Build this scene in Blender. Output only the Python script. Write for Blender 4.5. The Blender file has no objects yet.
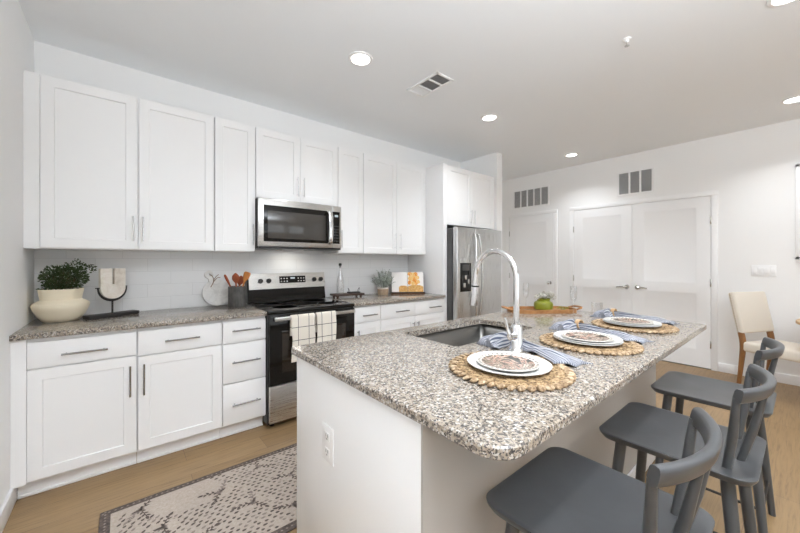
import bpy, bmesh, math, random
from mathutils import Vector, Matrix, geometry
R = math.radians
PI = math.pi
S = bpy.context.scene
COL = S.collection
rnd = random.Random(7)

# ------------------------------------------------------------------ camera, world, large lights, exposure
cam = bpy.data.cameras.new('camera'); cam_o = bpy.data.objects.new('camera', cam); COL.objects.link(cam_o)
cam_o.location = (0.4474, -3.2505, 1.2813); cam_o.rotation_euler = (R(90), 0, R(-39.5335))
cam.sensor_fit = 'HORIZONTAL'; cam.sensor_width = 36; cam.lens = 335.2334 / 800 * 36
cam.shift_x = 0.0018; cam.shift_y = -0.00675; cam.clip_start = 0.02
S.camera = cam_o
S.cycles.max_bounces = 16; S.cycles.diffuse_bounces = 10; S.cycles.transparent_max_bounces = 32
W = bpy.data.worlds.new('world'); S.world = W; W.use_nodes = True
W.node_tree.nodes['Background'].inputs[0].default_value = (0.86, 0.93, 1.0, 1)
W.node_tree.nodes['Background'].inputs[1].default_value = 0.5
S.view_settings.view_transform = 'Standard'; S.view_settings.look = 'None'
S.view_settings.exposure = 0.07; S.view_settings.gamma = 1
ROW_W = [6.5, 6.8, 3.0]      # downlight rows: over the cabinets, over the stools, an added unseen row behind the camera
UPLIGHT_W = 140.0              # added unseen uplight behind the camera, for soft bounce off the ceiling
ADDED_DAYLIGHT_W = 20.0
DL_SPREAD = 122
H = 2.743

def area(name, loc, rot, sx, sy, power, col, spread=180):
    l = bpy.data.lights.new(name, 'AREA'); l.shape = 'RECTANGLE'; l.size = sx; l.size_y = sy
    l.energy = power; l.color = col; l.spread = R(spread)
    o = bpy.data.objects.new(name, l); o.location = loc; o.rotation_euler = rot; COL.objects.link(o)
    return o
# fill from outside two unseen windows, added behind the camera for their light
area('added_daylight', (1.8, -7.45, 1.45), (R(90), 0, 0), 2.0, 1.7, ADDED_DAYLIGHT_W, (0.93, 0.97, 1.0))
area('added_daylight', (4.3, -7.45, 1.45), (R(90), 0, 0), 2.0, 1.7, ADDED_DAYLIGHT_W, (0.93, 0.97, 1.0))

# ------------------------------------------------------------------ materials
def mat(name, col=(.8, .8, .8), rough=.5, metal=0.0, spec=.5, **kw):
    m = bpy.data.materials.new(name); m.use_nodes = True
    b = m.node_tree.nodes['Principled BSDF']
    b.inputs['Base Color'].default_value = (*col, 1); b.inputs['Roughness'].default_value = rough
    b.inputs['Metallic'].default_value = metal; b.inputs['Specular IOR Level'].default_value = spec
    for k, v in kw.items(): b.inputs[k].default_value = v
    m.diffuse_color = (*col, 1)
    return m
class NT:
    def __init__(s, m):
        s.n = m.node_tree.nodes; s.l = m.node_tree.links; s.b = s.n['Principled BSDF']
    def new(s, t, **kw):
        n = s.n.new(t)
        for k, v in kw.items():
            if hasattr(n, k): setattr(n, k, v)
            else: n.inputs[k].default_value = v
        return n
    def link(s, a, b): s.l.new(a, b)
    def coord(s, out='Object', scale=(1, 1, 1), rot=(0, 0, 0)):
        c = s.new('ShaderNodeTexCoord'); mp = s.new('ShaderNodeMapping')
        mp.inputs['Scale'].default_value = scale; mp.inputs['Rotation'].default_value = rot
        s.link(c.outputs[out], mp.inputs['Vector']); return mp.outputs['Vector']
    def noise(s, vec, scale, detail=3, rough=.5, dist=0):
        n = s.new('ShaderNodeTexNoise'); n.inputs['Scale'].default_value = scale; n.inputs['Detail'].default_value = detail
        n.inputs['Roughness'].default_value = rough; n.inputs['Distortion'].default_value = dist
        if vec: s.link(vec, n.inputs['Vector'])
        return n
    def ramp(s, fac, stops, mode='LINEAR'):
        r = s.new('ShaderNodeValToRGB'); r.color_ramp.interpolation = mode
        e = r.color_ramp.elements
        while len(e) < len(stops): e.new(.5)
        for i, (p, c) in enumerate(stops):
            e[i].position = p; e[i].color = (*c, 1) if len(c) == 3 else c
        s.link(fac, r.inputs['Fac']); return r.outputs['Color']
    def mix(s, fac, a, b, typ='MIX'):
        m = s.new('ShaderNodeMix', data_type='RGBA', blend_type=typ)
        for sock, v in ((m.inputs[0], fac), (m.inputs[6], a), (m.inputs[7], b)):
            if isinstance(v, (int, float)): sock.default_value = v
            elif isinstance(v, tuple): sock.default_value = (*v, 1)
            else: s.link(v, sock)
        return m.outputs[2]
    def math(s, op, a, b=0.0, c=None):
        m = s.new('ShaderNodeMath', operation=op)
        for i, v in enumerate((a, b) if c is None else (a, b, c)):
            if isinstance(v, (int, float)): m.inputs[i].default_value = v
            else: s.link(v, m.inputs[i])
        return m.outputs[0]
    def bump(s, h, strength=.2, dist=.002):
        b = s.new('ShaderNodeBump'); b.inputs['Strength'].default_value = strength; b.inputs['Distance'].default_value = dist
        s.link(h, b.inputs['Height']); s.link(b.outputs['Normal'], s.b.inputs['Normal'])
    def color(s, c): s.link(c, s.b.inputs['Base Color'])

def wall_mat(name, col):
    m = mat(name, col, .75, spec=.25); t = NT(m); n = t.noise(t.coord(), 160, 3); t.bump(n.outputs['Fac'], .08, .001); return m
M = {}
M['wall'] = wall_mat('wall paint', (.88, .88, .875))
M['greige'] = wall_mat('greige paint', (.46, .43, .395))
M['ceiling'] = wall_mat('ceiling paint', (.855, .875, .89))
M['trim'] = mat('trim paint', (.88, .88, .88), .35)
M['cab'] = mat('white cabinet paint', (.88, .88, .88), .32)
M['door'] = mat('door paint', (.88, .88, .88), .35)
M['chrome'] = mat('chrome', (.82, .82, .83), .08, 1)
M['pull'] = mat('dark polished pull', (.36, .36, .37), .16, 1)
M['nickel'] = mat('satin nickel', (.62, .61, .59), .25, 1)
M['black'] = mat('black plastic', (.012, .012, .012), .3)
M['blackmetal'] = mat('black iron', (.018, .016, .015), .5)
M['blackglass'] = mat('black glass', (.008, .007, .006), .07, spec=.32)
M['darkgrey'] = mat('dark grey enamel', (.07, .07, .07), .4)
M['plastic'] = mat('white plastic', (.88, .88, .88), .45)
M['slot'] = mat('socket slot', (.18, .18, .18), .6)
M['duct'] = mat('grey grille', (.60, .60, .60), .6)
M['ductdark'] = mat('duct interior', (.26, .26, .26), .9)
M['white_cer'] = mat('white glazed china', (.70, .70, .69), .2)
M['cream_cer'] = mat('cream stoneware', (.81, .72, .55), .6)
M['leaf'] = mat('boxwood leaf', (.045, .07, .02), .5)
M['twig'] = mat('twig', (.13, .08, .04), .8)
M['sage'] = mat('sage leaf', (.27, .30, .25), .6)
M['soil'] = mat('potting soil', (.04, .03, .02), .95)
M['leather'] = mat('leather cord', (.22, .12, .06), .7)
M['green'] = mat('olive green glazed pottery', (.20, .22, .018), .3)
M['petal'] = mat('white petal', (.55, .53, .47), .7)
M['page'] = mat('paper', (.82, .79, .76), .7)
M['cream_fab'] = mat('cream linen', (.72, .66, .57), .9)
M['nail'] = mat('brass nailhead', (.35, .25, .14), .35, 1)
M['lens'] = mat('lit downlight lens', (1, 1, 1), .5)
b = M['lens'].node_tree.nodes['Principled BSDF']; b.inputs['Emission Color'].default_value = (1, .97, .92, 1); b.inputs['Emission Strength'].default_value = 6.0
M['display'] = mat('lit oven clock', (.02, .02, .02), .3)
b = M['display'].node_tree.nodes['Principled BSDF']; b.inputs['Emission Color'].default_value = (.75, .85, .9, 1); b.inputs['Emission Strength'].default_value = .6
M['glass'] = mat('clear glass', (1, 1, 1), .02, **{'Transmission Weight': 1.0, 'IOR': 1.45})
def thin_glass(name, tint=(1, 1, 1), gl=.12):
    m = bpy.data.materials.new(name); m.use_nodes = True; n = m.node_tree.nodes; n.clear(); l = m.node_tree.links
    o = n.new('ShaderNodeOutputMaterial'); mx = n.new('ShaderNodeMixShader'); t = n.new('ShaderNodeBsdfTransparent'); g = n.new('ShaderNodeBsdfGlossy')
    lw = n.new('ShaderNodeLayerWeight'); lw.inputs[0].default_value = .5
    pw = n.new('ShaderNodeMath'); pw.operation = 'POWER'; pw.inputs[1].default_value = 4
    ma = n.new('ShaderNodeMath'); ma.operation = 'MULTIPLY_ADD'; ma.inputs[1].default_value = gl; ma.inputs[2].default_value = .10
    t.inputs[0].default_value = (*tint, 1); g.inputs['Roughness'].default_value = .03
    l.new(lw.outputs['Facing'], pw.inputs[0]); l.new(pw.outputs[0], ma.inputs[0])
    l.new(ma.outputs[0], mx.inputs[0]); l.new(t.outputs[0], mx.inputs[1]); l.new(g.outputs[0], mx.inputs[2]); l.new(mx.outputs[0], o.inputs[0])
    return m
M['thinglass'] = thin_glass('thin clear glass', (.99, .99, .99), .5)
M['winglass'] = thin_glass('window glass', (.97, .98, .98), .1)

def steel(name, col, ax, rough=.28):
    m = mat(name, col, rough, 1); t = NT(m); sc = [6, 6, 6]
    for i in range(3):
        if i != ax: sc[i] = 400
    n = t.noise(t.coord(scale=tuple(sc)), 1, 2); t.bump(n.outputs['Fac'], .05, .0005)
    r = t.math('MULTIPLY_ADD', n.outputs['Fac'], .15, rough - .07); t.link(r, t.b.inputs['Roughness']); return m
M['steel'] = steel('brushed stainless', (.60, .59, .57), 0)
M['steelv'] = steel('brushed stainless upright', (.58, .58, .57), 2)
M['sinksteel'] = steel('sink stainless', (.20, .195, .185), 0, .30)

def granite(name='granite'):
    m = mat(name, (.6, .57, .52), .12); t = NT(m); v = t.coord()
    d = t.noise(v, 70, 3, .6)
    vv = t.new('ShaderNodeVectorMath', operation='MULTIPLY_ADD'); t.link(d.outputs['Color'], vv.inputs[0]); vv.inputs[1].default_value = (.016,) * 3; t.link(v, vv.inputs[2])
    def vor(scale):
        a = t.new('ShaderNodeTexVoronoi'); a.inputs['Scale'].default_value = scale; t.link(vv.outputs[0], a.inputs['Vector'])
        sp = t.new('ShaderNodeSeparateColor'); t.link(a.outputs['Color'], sp.inputs[0]); return sp.outputs
    big = vor(185); fine = vor(300)
    base = t.ramp(t.noise(v, 14, 4, .6).outputs['Fac'], [(.35, (.30, .245, .19)), (.52, (.42, .365, .305)), (.7, (.50, .465, .42))])
    c1 = t.ramp(big[0], [(0, (.008, .008, .010)), (.12, (.045, .042, .042)), (.21, (.13, .113, .10)), (.33, (.30, .245, .19)), (.56, (.385, .33, .27)), (.85, (.54, .515, .475))], 'CONSTANT')
    c = t.mix(.80, base, c1)
    dk = t.ramp(fine[1], [(0, (1, 1, 1)), (.16, (0, 0, 0))], 'CONSTANT')
    cl = t.ramp(t.noise(v, 30, 3).outputs['Fac'], [(.42, (0, 0, 0)), (.6, (1, 1, 1))])
    c = t.mix(t.math('MULTIPLY', dk, t.math('MULTIPLY_ADD', cl, .75, .25)), c, (.05, .048, .05))
    t.color(c); return m
M['granite'] = granite()

def floor_mat():
    m = mat('oak planks', (.5, .38, .25), .42); t = NT(m); v = t.coord()
    b = t.new('ShaderNodeTexBrick', offset=.37, offset_frequency=2); t.link(v, b.inputs['Vector'])
    for k, x in {'Scale': 1, 'Mortar Size': .0012, 'Mortar Smooth': .3, 'Brick Width': 1.22, 'Row Height': .18, 'Bias': 0}.items(): b.inputs[k].default_value = x
    b.inputs['Color1'].default_value = (.25, .155, .070, 1); b.inputs['Color2'].default_value = (.32, .21, .105, 1); b.inputs['Mortar'].default_value = (.15, .10, .06, 1)
    g = t.noise(t.coord(scale=(1.4, 26, 1)), 3.0, 6, .65, .6)
    gr = t.ramp(g.outputs['Fac'], [(.25, (.60, .57, .54)), (.5, (1, 1, 1)), (.8, (1.2, 1.18, 1.15))])
    t.color(t.mix(1.0, b.outputs['Color'], gr, 'MULTIPLY'))
    t.bump(t.math('SUBTRACT', g.outputs['Fac'], b.outputs['Fac']), .12, .001); return m
M['floor'] = floor_mat()

def tile_mat():
    m = mat('white subway tile', (.80, .80, .80), .12); t = NT(m); v = t.coord(rot=(R(90), 0, 0))
    b = t.new('ShaderNodeTexBrick', offset=.5); t.link(v, b.inputs['Vector'])
    for k, x in {'Scale': 1, 'Mortar Size': .0016, 'Mortar Smooth': .2, 'Brick Width': .30, 'Row Height': .10}.items(): b.inputs[k].default_value = x
    b.inputs['Color1'].default_value = (.80, .80, .80, 1); b.inputs['Color2'].default_value = (.78, .785, .79, 1); b.inputs['Mortar'].default_value = (.70, .70, .70, 1)
    t.color(b.outputs['Color']); t.bump(t.math('MULTIPLY', b.outputs['Fac'], -1), .5, .002); return m
M['tile'] = tile_mat()

def wood(name, c1, c2, ax=0, scale=8, rough=.45):
    m = mat(name, c1, rough); t = NT(m); sc = [12, 12, 12]; sc[ax] = 1.2
    n = t.noise(t.coord(scale=tuple(sc)), scale, 4, .6, .8); t.color(t.ramp(n.outputs['Fac'], [(.3, c1), (.7, c2)])); return m
M['oakleg'] = wood('honey oak', (.20, .085, .022), (.29, .13, .042), 2, 4)
M['tray'] = wood('acacia tray', (.27, .11, .03), (.42, .21, .08), 0, 3)
M['spoon'] = wood('red brown wooden spoon', (.24, .045, .012), (.34, .08, .022), 2, 6)
M['spoon2'] = wood('amber wooden spoon', (.44, .15, .03), (.56, .23, .055), 2, 6)
M['darkwood'] = wood('dark walnut', (.035, .018, .012), (.07, .035, .022), 0, 4)
M['grain_table'] = wood('table oak', (.48, .30, .15), (.58, .38, .20), 0, 2)
M['tan_weave'] = wood('tan basket weave', (.24, .16, .10), (.42, .31, .21), 2, 14, .9)

def mottled(name, stops, scale, rough=.5, detail=4, bumpy=0):
    m = mat(name, stops[0][1], rough); t = NT(m); n = t.noise(t.coord(), scale, detail, .6, .5); t.color(t.ramp(n.outputs['Fac'], stops))
    if bumpy: t.bump(n.outputs['Fac'], bumpy, .002)
    return m
M['marble'] = mottled('veined marble', [(.3, (.50, .48, .46)), (.5, (.68, .66, .63)), (.7, (.76, .75, .72))], 14, .35)
M['stone'] = mottled('travertine', [(.3, (.56, .49, .41)), (.5, (.70, .64, .56)), (.7, (.78, .74, .68))], 20, .7)
M['crock'] = mottled('grey glazed crock', [(.3, (.035, .034, .032)), (.7, (.095, .09, .083))], 20, .4)
M['straw'] = mottled('woven straw', [(.36, (.08, .045, .02)), (.48, (.27, .17, .08)), (.62, (.47, .335, .19))], 85, .85, 3, .4)
M['strawedge'] = mottled('braided straw', [(.34, (.14, .08, .04)), (.5, (.36, .25, .145)), (.66, (.56, .44, .30))], 60, .85, 3, .4)
M['stool'] = mottled('grey painted wood', [(.3, (.060, .0615, .064)), (.7, (.070, .072, .075))], 8, .33)
M['rug'] = mottled('oatmeal rug pile', [(.3, (.40, .335, .28)), (.7, (.50, .43, .37))], 90, .95, 3, .5)
M['rugdark'] = mottled('brown rug pile', [(.3, (.06, .05, .045)), (.7, (.16, .12, .10))], 60, .95, 3, .5)
M['rugmid'] = mottled('taupe rug pile', [(.3, (.20, .16, .14)), (.7, (.30, .25, .22))], 60, .95, 3, .5)
M['bread'] = mottled('printed loaf', [(.35, (.50, .25, .06)), (.6, (.70, .42, .15)), (.75, (.78, .58, .30))], 60, .7)
M['fruit2'] = mottled('printed amber slices', [(.3, (.70, .34, .06)), (.5, (.80, .50, .16)), (.7, (.85, .68, .42))], 80, .7)
M['fruit'] = mottled('printed orange slices', [(.3, (.55, .10, .02)), (.5, (.80, .32, .04)), (.7, (.85, .60, .25))], 70, .7)

def napkin_mat():
    m = mat('blue and white ticking', (.4, .45, .55), .9); t = NT(m)
    u = t.new('ShaderNodeTexCoord'); sp = t.new('ShaderNodeSeparateXYZ'); t.link(u.outputs['UV'], sp.inputs[0])
    s = t.math('SINE', t.math('MULTIPLY', sp.outputs['Y'], 125)); f = t.ramp(t.math('MULTIPLY_ADD', s, .5, .5), [(.45, (0, 0, 0)), (.60, (1, 1, 1))])
    t.color(t.mix(f, (.085, .10, .15), (.44, .445, .465))); return m
M['napkin'] = napkin_mat()
def towel_mat():
    m = mat('checked cotton', (.8, .77, .72), .95); t = NT(m)
    u = t.new('ShaderNodeTexCoord'); sp = t.new('ShaderNodeSeparateXYZ'); t.link(u.outputs['Object'], sp.inputs[0])
    def line(o, per, off, w):
        f = t.math('FRACT', t.math('MULTIPLY_ADD', o, 1 / per, off)); return t.math('LESS_THAN', f, w)
    a = t.math('MAXIMUM', line(sp.outputs['X'], .088, .5, .05), line(sp.outputs['Z'], .10, .35, .045))
    t.color(t.mix(a, (.70, .65, .57), (.04, .04, .045))); return m
M['towel'] = towel_mat()
def pattern_plate():
    m = mat('floral printed china', (.8, .78, .75), .35); t = NT(m); v = t.coord()
    ln = t.new('ShaderNodeVectorMath', operation='LENGTH'); sp = t.new('ShaderNodeSeparateXYZ'); t.link(v, sp.inputs[0])
    cb = t.new('ShaderNodeCombineXYZ'); t.link(sp.outputs['X'], cb.inputs[0]); t.link(sp.outputs['Y'], cb.inputs[1]); t.link(cb.outputs[0], ln.inputs[0])
    r = ln.outputs['Value']
    n = t.noise(v, 15, 3, .6, 1.2)
    c = t.ramp(n.outputs['Fac'], [(0, (.03, .025, .02)), (.42, (.13, .09, .06)), (.465, (.58, .50, .41)), (.485, (.38, .17, .12)), (.505, (.52, .36, .28)), (.52, (.07, .055, .045)), (.555, (.24, .18, .13)), (.585, (.62, .55, .47)), (.62, (.09, .08, .06))], 'CONSTANT')
    an = t.math('ARCTAN2', sp.outputs['Y'], sp.outputs['X']); bead = t.math('GREATER_THAN', t.math('SINE', t.math('MULTIPLY', an, 34)), .0)
    ring = t.math('MULTIPLY', t.math('GREATER_THAN', r, .0945), t.math('LESS_THAN', r, .1035))
    inner = t.math('LESS_THAN', r, .090)
    c = t.mix(inner, (.70, .67, .61), c)
    c = t.mix(t.math('MULTIPLY', ring, bead), c, (.10, .075, .06)); t.color(c); return m
M['pattern'] = pattern_plate()

# ------------------------------------------------------------------ mesh builder
ORG = {}
class MB:
    def __init__(s, T=None):
        s.v = []; s.f = []; s.m = []; s.uv = {}; s.T = T or Matrix.Identity(4)
    def add(s, vs, fs, mi=0, uv=None):
        o = len(s.v)
        for i, p in enumerate(vs):
            s.v.append(s.T @ Vector(p))
            if uv: s.uv[o + i] = uv[i]
        for f in fs:
            s.f.append(tuple(i + o for i in f)); s.m.append(mi)
        return s
    def box(s, x0, x1, y0, y1, z0, z1, bev=0.0, mi=0, seg=2):
        x0, x1 = min(x0, x1), max(x0, x1); y0, y1 = min(y0, y1), max(y0, y1); z0, z1 = min(z0, z1), max(z0, z1)
        bm = bmesh.new(); bmesh.ops.create_cube(bm, size=1)
        for w in bm.verts:
            w.co = Vector(((x0 + x1) / 2 + w.co.x * (x1 - x0), (y0 + y1) / 2 + w.co.y * (y1 - y0), (z0 + z1) / 2 + w.co.z * (z1 - z0)))
        if bev > 0:
            bev = min(bev, .49 * min(x1 - x0, y1 - y0, z1 - z0))
            bmesh.ops.bevel(bm, geom=list(bm.edges), offset=bev, segments=seg, profile=.5, affect='EDGES')
        bm.verts.index_update()
        s.add([w.co.copy() for w in bm.verts], [[w.index for w in f.verts] for f in bm.faces], mi); bm.free(); return s
    def tube(s, pts, r, n=10, mi=0, cap=True, up=None, flat=1.0):
        P = [Vector(p) for p in pts]; k = len(P); rs = r if isinstance(r, (list, tuple)) else [r] * k
        vs = []; prev = None
        for i in range(k):
            t = (P[min(i + 1, k - 1)] - P[max(i - 1, 0)]).normalized()
            if up is not None: a = Vector(up); a = (a - t * a.dot(t)).normalized()
            elif prev is None:
                a = Vector((0, 0, 1)) if abs(t.z) < .9 else Vector((1, 0, 0)); a = (a - t * a.dot(t)).normalized()
            else: a = (prev - t * prev.dot(t)).normalized()
            prev = a; b_ = t.cross(a)
            for j in range(n):
                an = 2 * PI * j / n
                vs.append(P[i] + a * math.cos(an) * rs[i] + b_ * math.sin(an) * rs[i] * flat)
        fs = []
        for i in range(k - 1):
            for j in range(n):
                fs.append((i * n + j, i * n + (j + 1) % n, (i + 1) * n + (j + 1) % n, (i + 1) * n + j))
        if cap:
            fs.append(tuple(range(n))[::-1]); fs.append(tuple((k - 1) * n + j for j in range(n)))
        return s.add(vs, fs, mi)
    def cyl(s, p0, p1, r0, r1=None, n=20, mi=0): return s.tube([p0, p1], [r0, r0 if r1 is None else r1], n, mi)
    def lathe(s, prof, c=(0, 0, 0), n=32, mi=0, close=False):
        vs = []; fs = []; k = len(prof); c = Vector(c)
        for r, z in prof:
            for j in range(n):
                a = 2 * PI * j / n; vs.append(c + Vector((max(r, 1e-5) * math.cos(a), max(r, 1e-5) * math.sin(a), z)))
        for i in range(k - 1 + (1 if close else 0)):
            i2 = (i + 1) % k
            for j in range(n):
                fs.append((i * n + j, i * n + (j + 1) % n, i2 * n + (j + 1) % n, i2 * n + j))
        if not close:
            if prof[0][0] > 1e-4: fs.append(tuple(range(n))[::-1])
            if prof[-1][0] > 1e-4: fs.append(tuple((k - 1) * n + j for j in range(n)))
        return s.add(vs, fs, mi)
    def prism(s, poly, z0, z1, mi=0, ease=0.0, holes=()):
        # vertical prism of a ccw polygon, optionally with holes and an eased top edge
        loops = [list(poly)] + [list(h) for h in holes]
        flat = [p for L in loops for p in L]; tri = geometry.tessellate_polygon([[Vector((p[0], p[1], 0)) for p in L] for L in loops]) if holes else None
        n = len(flat); vs = [(p[0], p[1], z0) for p in flat] + [(p[0], p[1], z1) for p in flat]; fs = []
        if holes:
            for a, b_, c in tri:
                A, B, C = (Vector(flat[q]) for q in (a, b_, c))
                if (B - A).cross(C - A) < 0: b_, c = c, b_
                fs.append((a + n, b_ + n, c + n)); fs.append((a, c, b_))
        else:
            fs.append(tuple(range(n, 2 * n))); fs.append(tuple(range(n))[::-1])
        o = 0
        for li, L in enumerate(loops):
            k = len(L); ar = sum(L[i][0] * L[(i + 1) % k][1] - L[(i + 1) % k][0] * L[i][1] for i in range(k))
            for i in range(k):
                a, b_ = o + i, o + (i + 1) % k
                q = (a, b_, b_ + n, a + n)
                if (ar > 0) != (li == 0): q = q[::-1]
                fs.append(q)
            o += k
        return s.add(vs, fs, mi)
    def ball(s, c, r, nu=12, nv=8, mi=0, sc=(1, 1, 1)):
        vs = []; fs = []; c = Vector(c)
        for i in range(nv + 1):
            th = PI * i / nv
            for j in range(nu):
                ph = 2 * PI * j / nu
                vs.append(c + Vector((r * sc[0] * math.sin(th) * math.cos(ph), r * sc[1] * math.sin(th) * math.sin(ph), -r * sc[2] * math.cos(th))))
        for i in range(nv):
            for j in range(nu): fs.append((i * nu + j, i * nu + (j + 1) % nu, (i + 1) * nu + (j + 1) % nu, (i + 1) * nu + j))
        return s.add(vs, fs, mi)
    def build(s, name, mats, parent=None, smooth=32, loc=None, kind=None):
        org = ORG.get(parent.name, Vector((0, 0, 0))) if parent else Vector((0, 0, 0))
        own = Vector(loc) if loc is not None else Vector((0, 0, 0))       # own origin of a top-level mesh, world coords
        me = bpy.data.meshes.new(name); me.from_pydata([v - org - own for v in s.v], [], s.f)
        if not isinstance(mats, (list, tuple)): mats = [mats]
        for m_ in mats: me.materials.append(m_)
        for p, mi in zip(me.polygons, s.m): p.material_index = mi
        if s.uv:
            ul = me.uv_layers.new(name='UVMap')
            for l in me.loops: ul.data[l.index].uv = s.uv.get(l.vertex_index, (0, 0))
        me.validate(); me.update()
        bm = bmesh.new(); bm.from_mesh(me); bmesh.ops.remove_doubles(bm, verts=bm.verts, dist=1e-6); bmesh.ops.recalc_face_normals(bm, faces=bm.faces); bm.to_mesh(me); bm.free()
        if smooth:
            me.polygons.foreach_set('use_smooth', [True] * len(me.polygons)); me.set_sharp_from_angle(angle=R(smooth))
        o = bpy.data.objects.new(name, me); COL.objects.link(o); o.location = own
        if parent: o.parent = parent
        ORG[o.name] = org + own
        if kind: o['kind'] = kind
        return o

def thing(name, label, cat, loc=(0, 0, 0), group=None):
    o = bpy.data.objects.new(name, None); o.empty_display_size = .05; COL.objects.link(o); o.location = loc; ORG[o.name] = Vector(loc)
    o['label'] = label; o['category'] = cat
    if group: o['group'] = group
    return o
def tag(o, label, cat, group=None):
    o['label'] = label; o['category'] = cat
    if group: o['group'] = group
    return o
def copy_tree(o, parent=None):
    c = o.copy(); COL.objects.link(c)
    if parent: c.parent = parent
    for ch in list(o.children): copy_tree(ch, c)
    return c
def struct(mb, name, m, parent=None, smooth=32):
    return mb.build(name, m, parent, smooth, kind=None if parent else 'structure')
def sroot(name, loc):
    o = bpy.data.objects.new(name, None); COL.objects.link(o); o.location = loc; o['kind'] = 'structure'; ORG[o.name] = Vector(loc); return o
def TR(x, y, z, rz=0.0): return Matrix.Translation((x, y, z)) @ Matrix.Rotation(rz, 4, 'Z')
def rrect(cx, cy, w, h, r, n=6):
    P = []
    for sx, sy, a0 in ((1, 1, 0), (-1, 1, 90), (-1, -1, 180), (1, -1, 270)):
        for i in range(n + 1):
            a = R(a0 + 90 * i / n); P.append((cx + sx * (w / 2 - r) + r * math.cos(a), cy + sy * (h / 2 - r) + r * math.sin(a)))
    return P
def smooth_path(pts, n=6):
    P = [Vector(p) for p in pts]; out = []
    for i in range(len(P) - 1):
        a, b_, c, d = P[max(i - 1, 0)], P[i], P[i + 1], P[min(i + 2, len(P) - 1)]
        for k in range(n):
            t = k / n
            out.append(.5 * ((2 * b_) + (c - a) * t + (2 * a - 5 * b_ + 4 * c - d) * t * t + (3 * b_ - 3 * c + d - a) * t ** 3))
    out.append(P[-1]); return out
def panel_door(mb, w, h, t, sx, panels, rec=.007, mould=.006, mi=0):
    # slab in local x 0..w, z 0..h, front at y=0 looking to -y, back at y=t, with recessed panels [(z0, z1), ...]
    e = .0015
    zs = [0]
    for a, b_ in panels: zs += [a, b_]
    zs.append(h)
    def q(*p): mb.add(p, [(0, 1, 2, 3)], mi)
    xs = [e, sx, w - sx, w - e]
    zz = [e] + zs[1:-1] + [h - e]
    for i in range(len(zz) - 1):
        z0, z1 = zz[i], zz[i + 1]; pan = (i % 2 == 1)
        for j in range(3):
            x0, x1 = xs[j], xs[j + 1]
            if pan and j == 1:
                a, b_, c, d = x0 + mould, x1 - mould, z0 + mould, z1 - mould
                q((x0, 0, z0), (x1, 0, z0), (b_, rec, c), (a, rec, c)); q((x1, 0, z0), (x1, 0, z1), (b_, rec, d), (b_, rec, c))
                q((x1, 0, z1), (x0, 0, z1), (a, rec, d), (b_, rec, d)); q((x0, 0, z1), (x0, 0, z0), (a, rec, c), (a, rec, d))
                q((a, rec, c), (b_, rec, c), (b_, rec, d), (a, rec, d))
            else: q((x0, 0, z0), (x1, 0, z0), (x1, 0, z1), (x0, 0, z1))
    # chamfer + sides + back
    for (xa, za), (xb, zb), (ox, oz), (px, pz) in (((e, e), (w - e, e), (0, 0), (w, 0)), ((w - e, e), (w - e, h - e), (w, 0), (w, h)), ((w - e, h - e), (e, h - e), (w, h), (0, h)), ((e, h - e), (e, e), (0, h), (0, 0))):
        q((ox, e, oz), (px, e, pz), (xb, 0, zb), (xa, 0, za)); q((ox, t, oz), (px, t, pz), (px, e, pz), (ox, e, oz))
    q((0, t, 0), (0, t, h), (w, t, h), (w, t, 0))
    return mb
def pull(parent, p0, p1, out, m=None, r=.0055, label='slim polished bar pull'):
    # bar pull between two points on a front; out = direction it stands off
    p0, p1, out = Vector(p0), Vector(p1), Vector(out); d = (p1 - p0).normalized(); so = out * .028
    mb = MB(); mb.tube([p0 + so, p1 + so], r, 10)
    for p in (p0 + d * .018, p1 - d * .018): mb.tube([p + out * .0002, p + so], r * .8, 8)
    h = mb.build('handle', m or M['pull'], parent); h['label'] = label; return h

# ------------------------------------------------------------------ the setting
LX = 5.805                 # right wall
def quadbox(*a, bev=0): return MB().box(*a, bev=bev)
struct(quadbox(-.1, LX + .1, -7.3, .5, -.05, 0), 'floor', M['floor'])
struct(quadbox(-.1, LX + .1, -7.3, .5, H, H + .05), 'ceiling', M['ceiling'])
struct(quadbox(-.1, 0, -7.3, .1, 0, H), 'wall_left', M['wall'])
struct(quadbox(0, 4.325, 0, .1, 0, H), 'wall_back', M['wall'])
struct(quadbox(4.325, 4.45, -.622, .1, 0, H), 'wall_partition', M['wall'])
struct(quadbox(4.45, LX, .30, .4, 0, H), 'wall_hall', M['wall'])
struct(quadbox(4.35, 4.45, .1, .4, 0, H), 'wall_corner', M['wall'])
struct(quadbox(LX, LX + .1, -7.3, .4, 0, H), 'wall_right', M['wall'])
mb = MB(); y0, y1 = -7.3, -7.2
mb.box(0, .8, y0, y1, 0, H); mb.box(2.8, 3.3, y0, y1, 0, H); mb.box(5.3, LX, y0, y1, 0, H)
for a, b_ in ((.8, 2.8), (3.3, 5.3)): mb.box(a, b_, y0, y1, 0, .6); mb.box(a, b_, y0, y1, 2.3, H)
struct(mb, 'wall_front', M['wall'])
for i, (a, b_) in enumerate(((.8, 2.8), (3.3, 5.3))):  # unseen windows, added in the wall behind the camera to let light in
    w = sroot('window_%d' % (i + 1), (a, -7.25, .6))
    mb = MB()
    for x in (a + .03, (a + b_) / 2, b_ - .03): mb.box(x - .03, x + .03, -7.28, -7.22, .6, 2.3)
    for z in (.63, 1.45, 2.27): mb.box(a, b_, -7.28, -7.22, z - .03, z + .03)
    mb.build('window_frame', M['trim'], w); MB().box(a + .03, b_ - .03, -7.252, -7.248, .63, 2.27).build('glass_pane', M['winglass'], w)
struct(quadbox(0, 3.283, -.006, 0, .898, 1.36), 'trim_backsplash', M['tile'])
bh = .10
struct(quadbox(0, .013, -7.2, -.56, 0, bh, bev=.003), 'baseboard_left', M['trim'])
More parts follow.
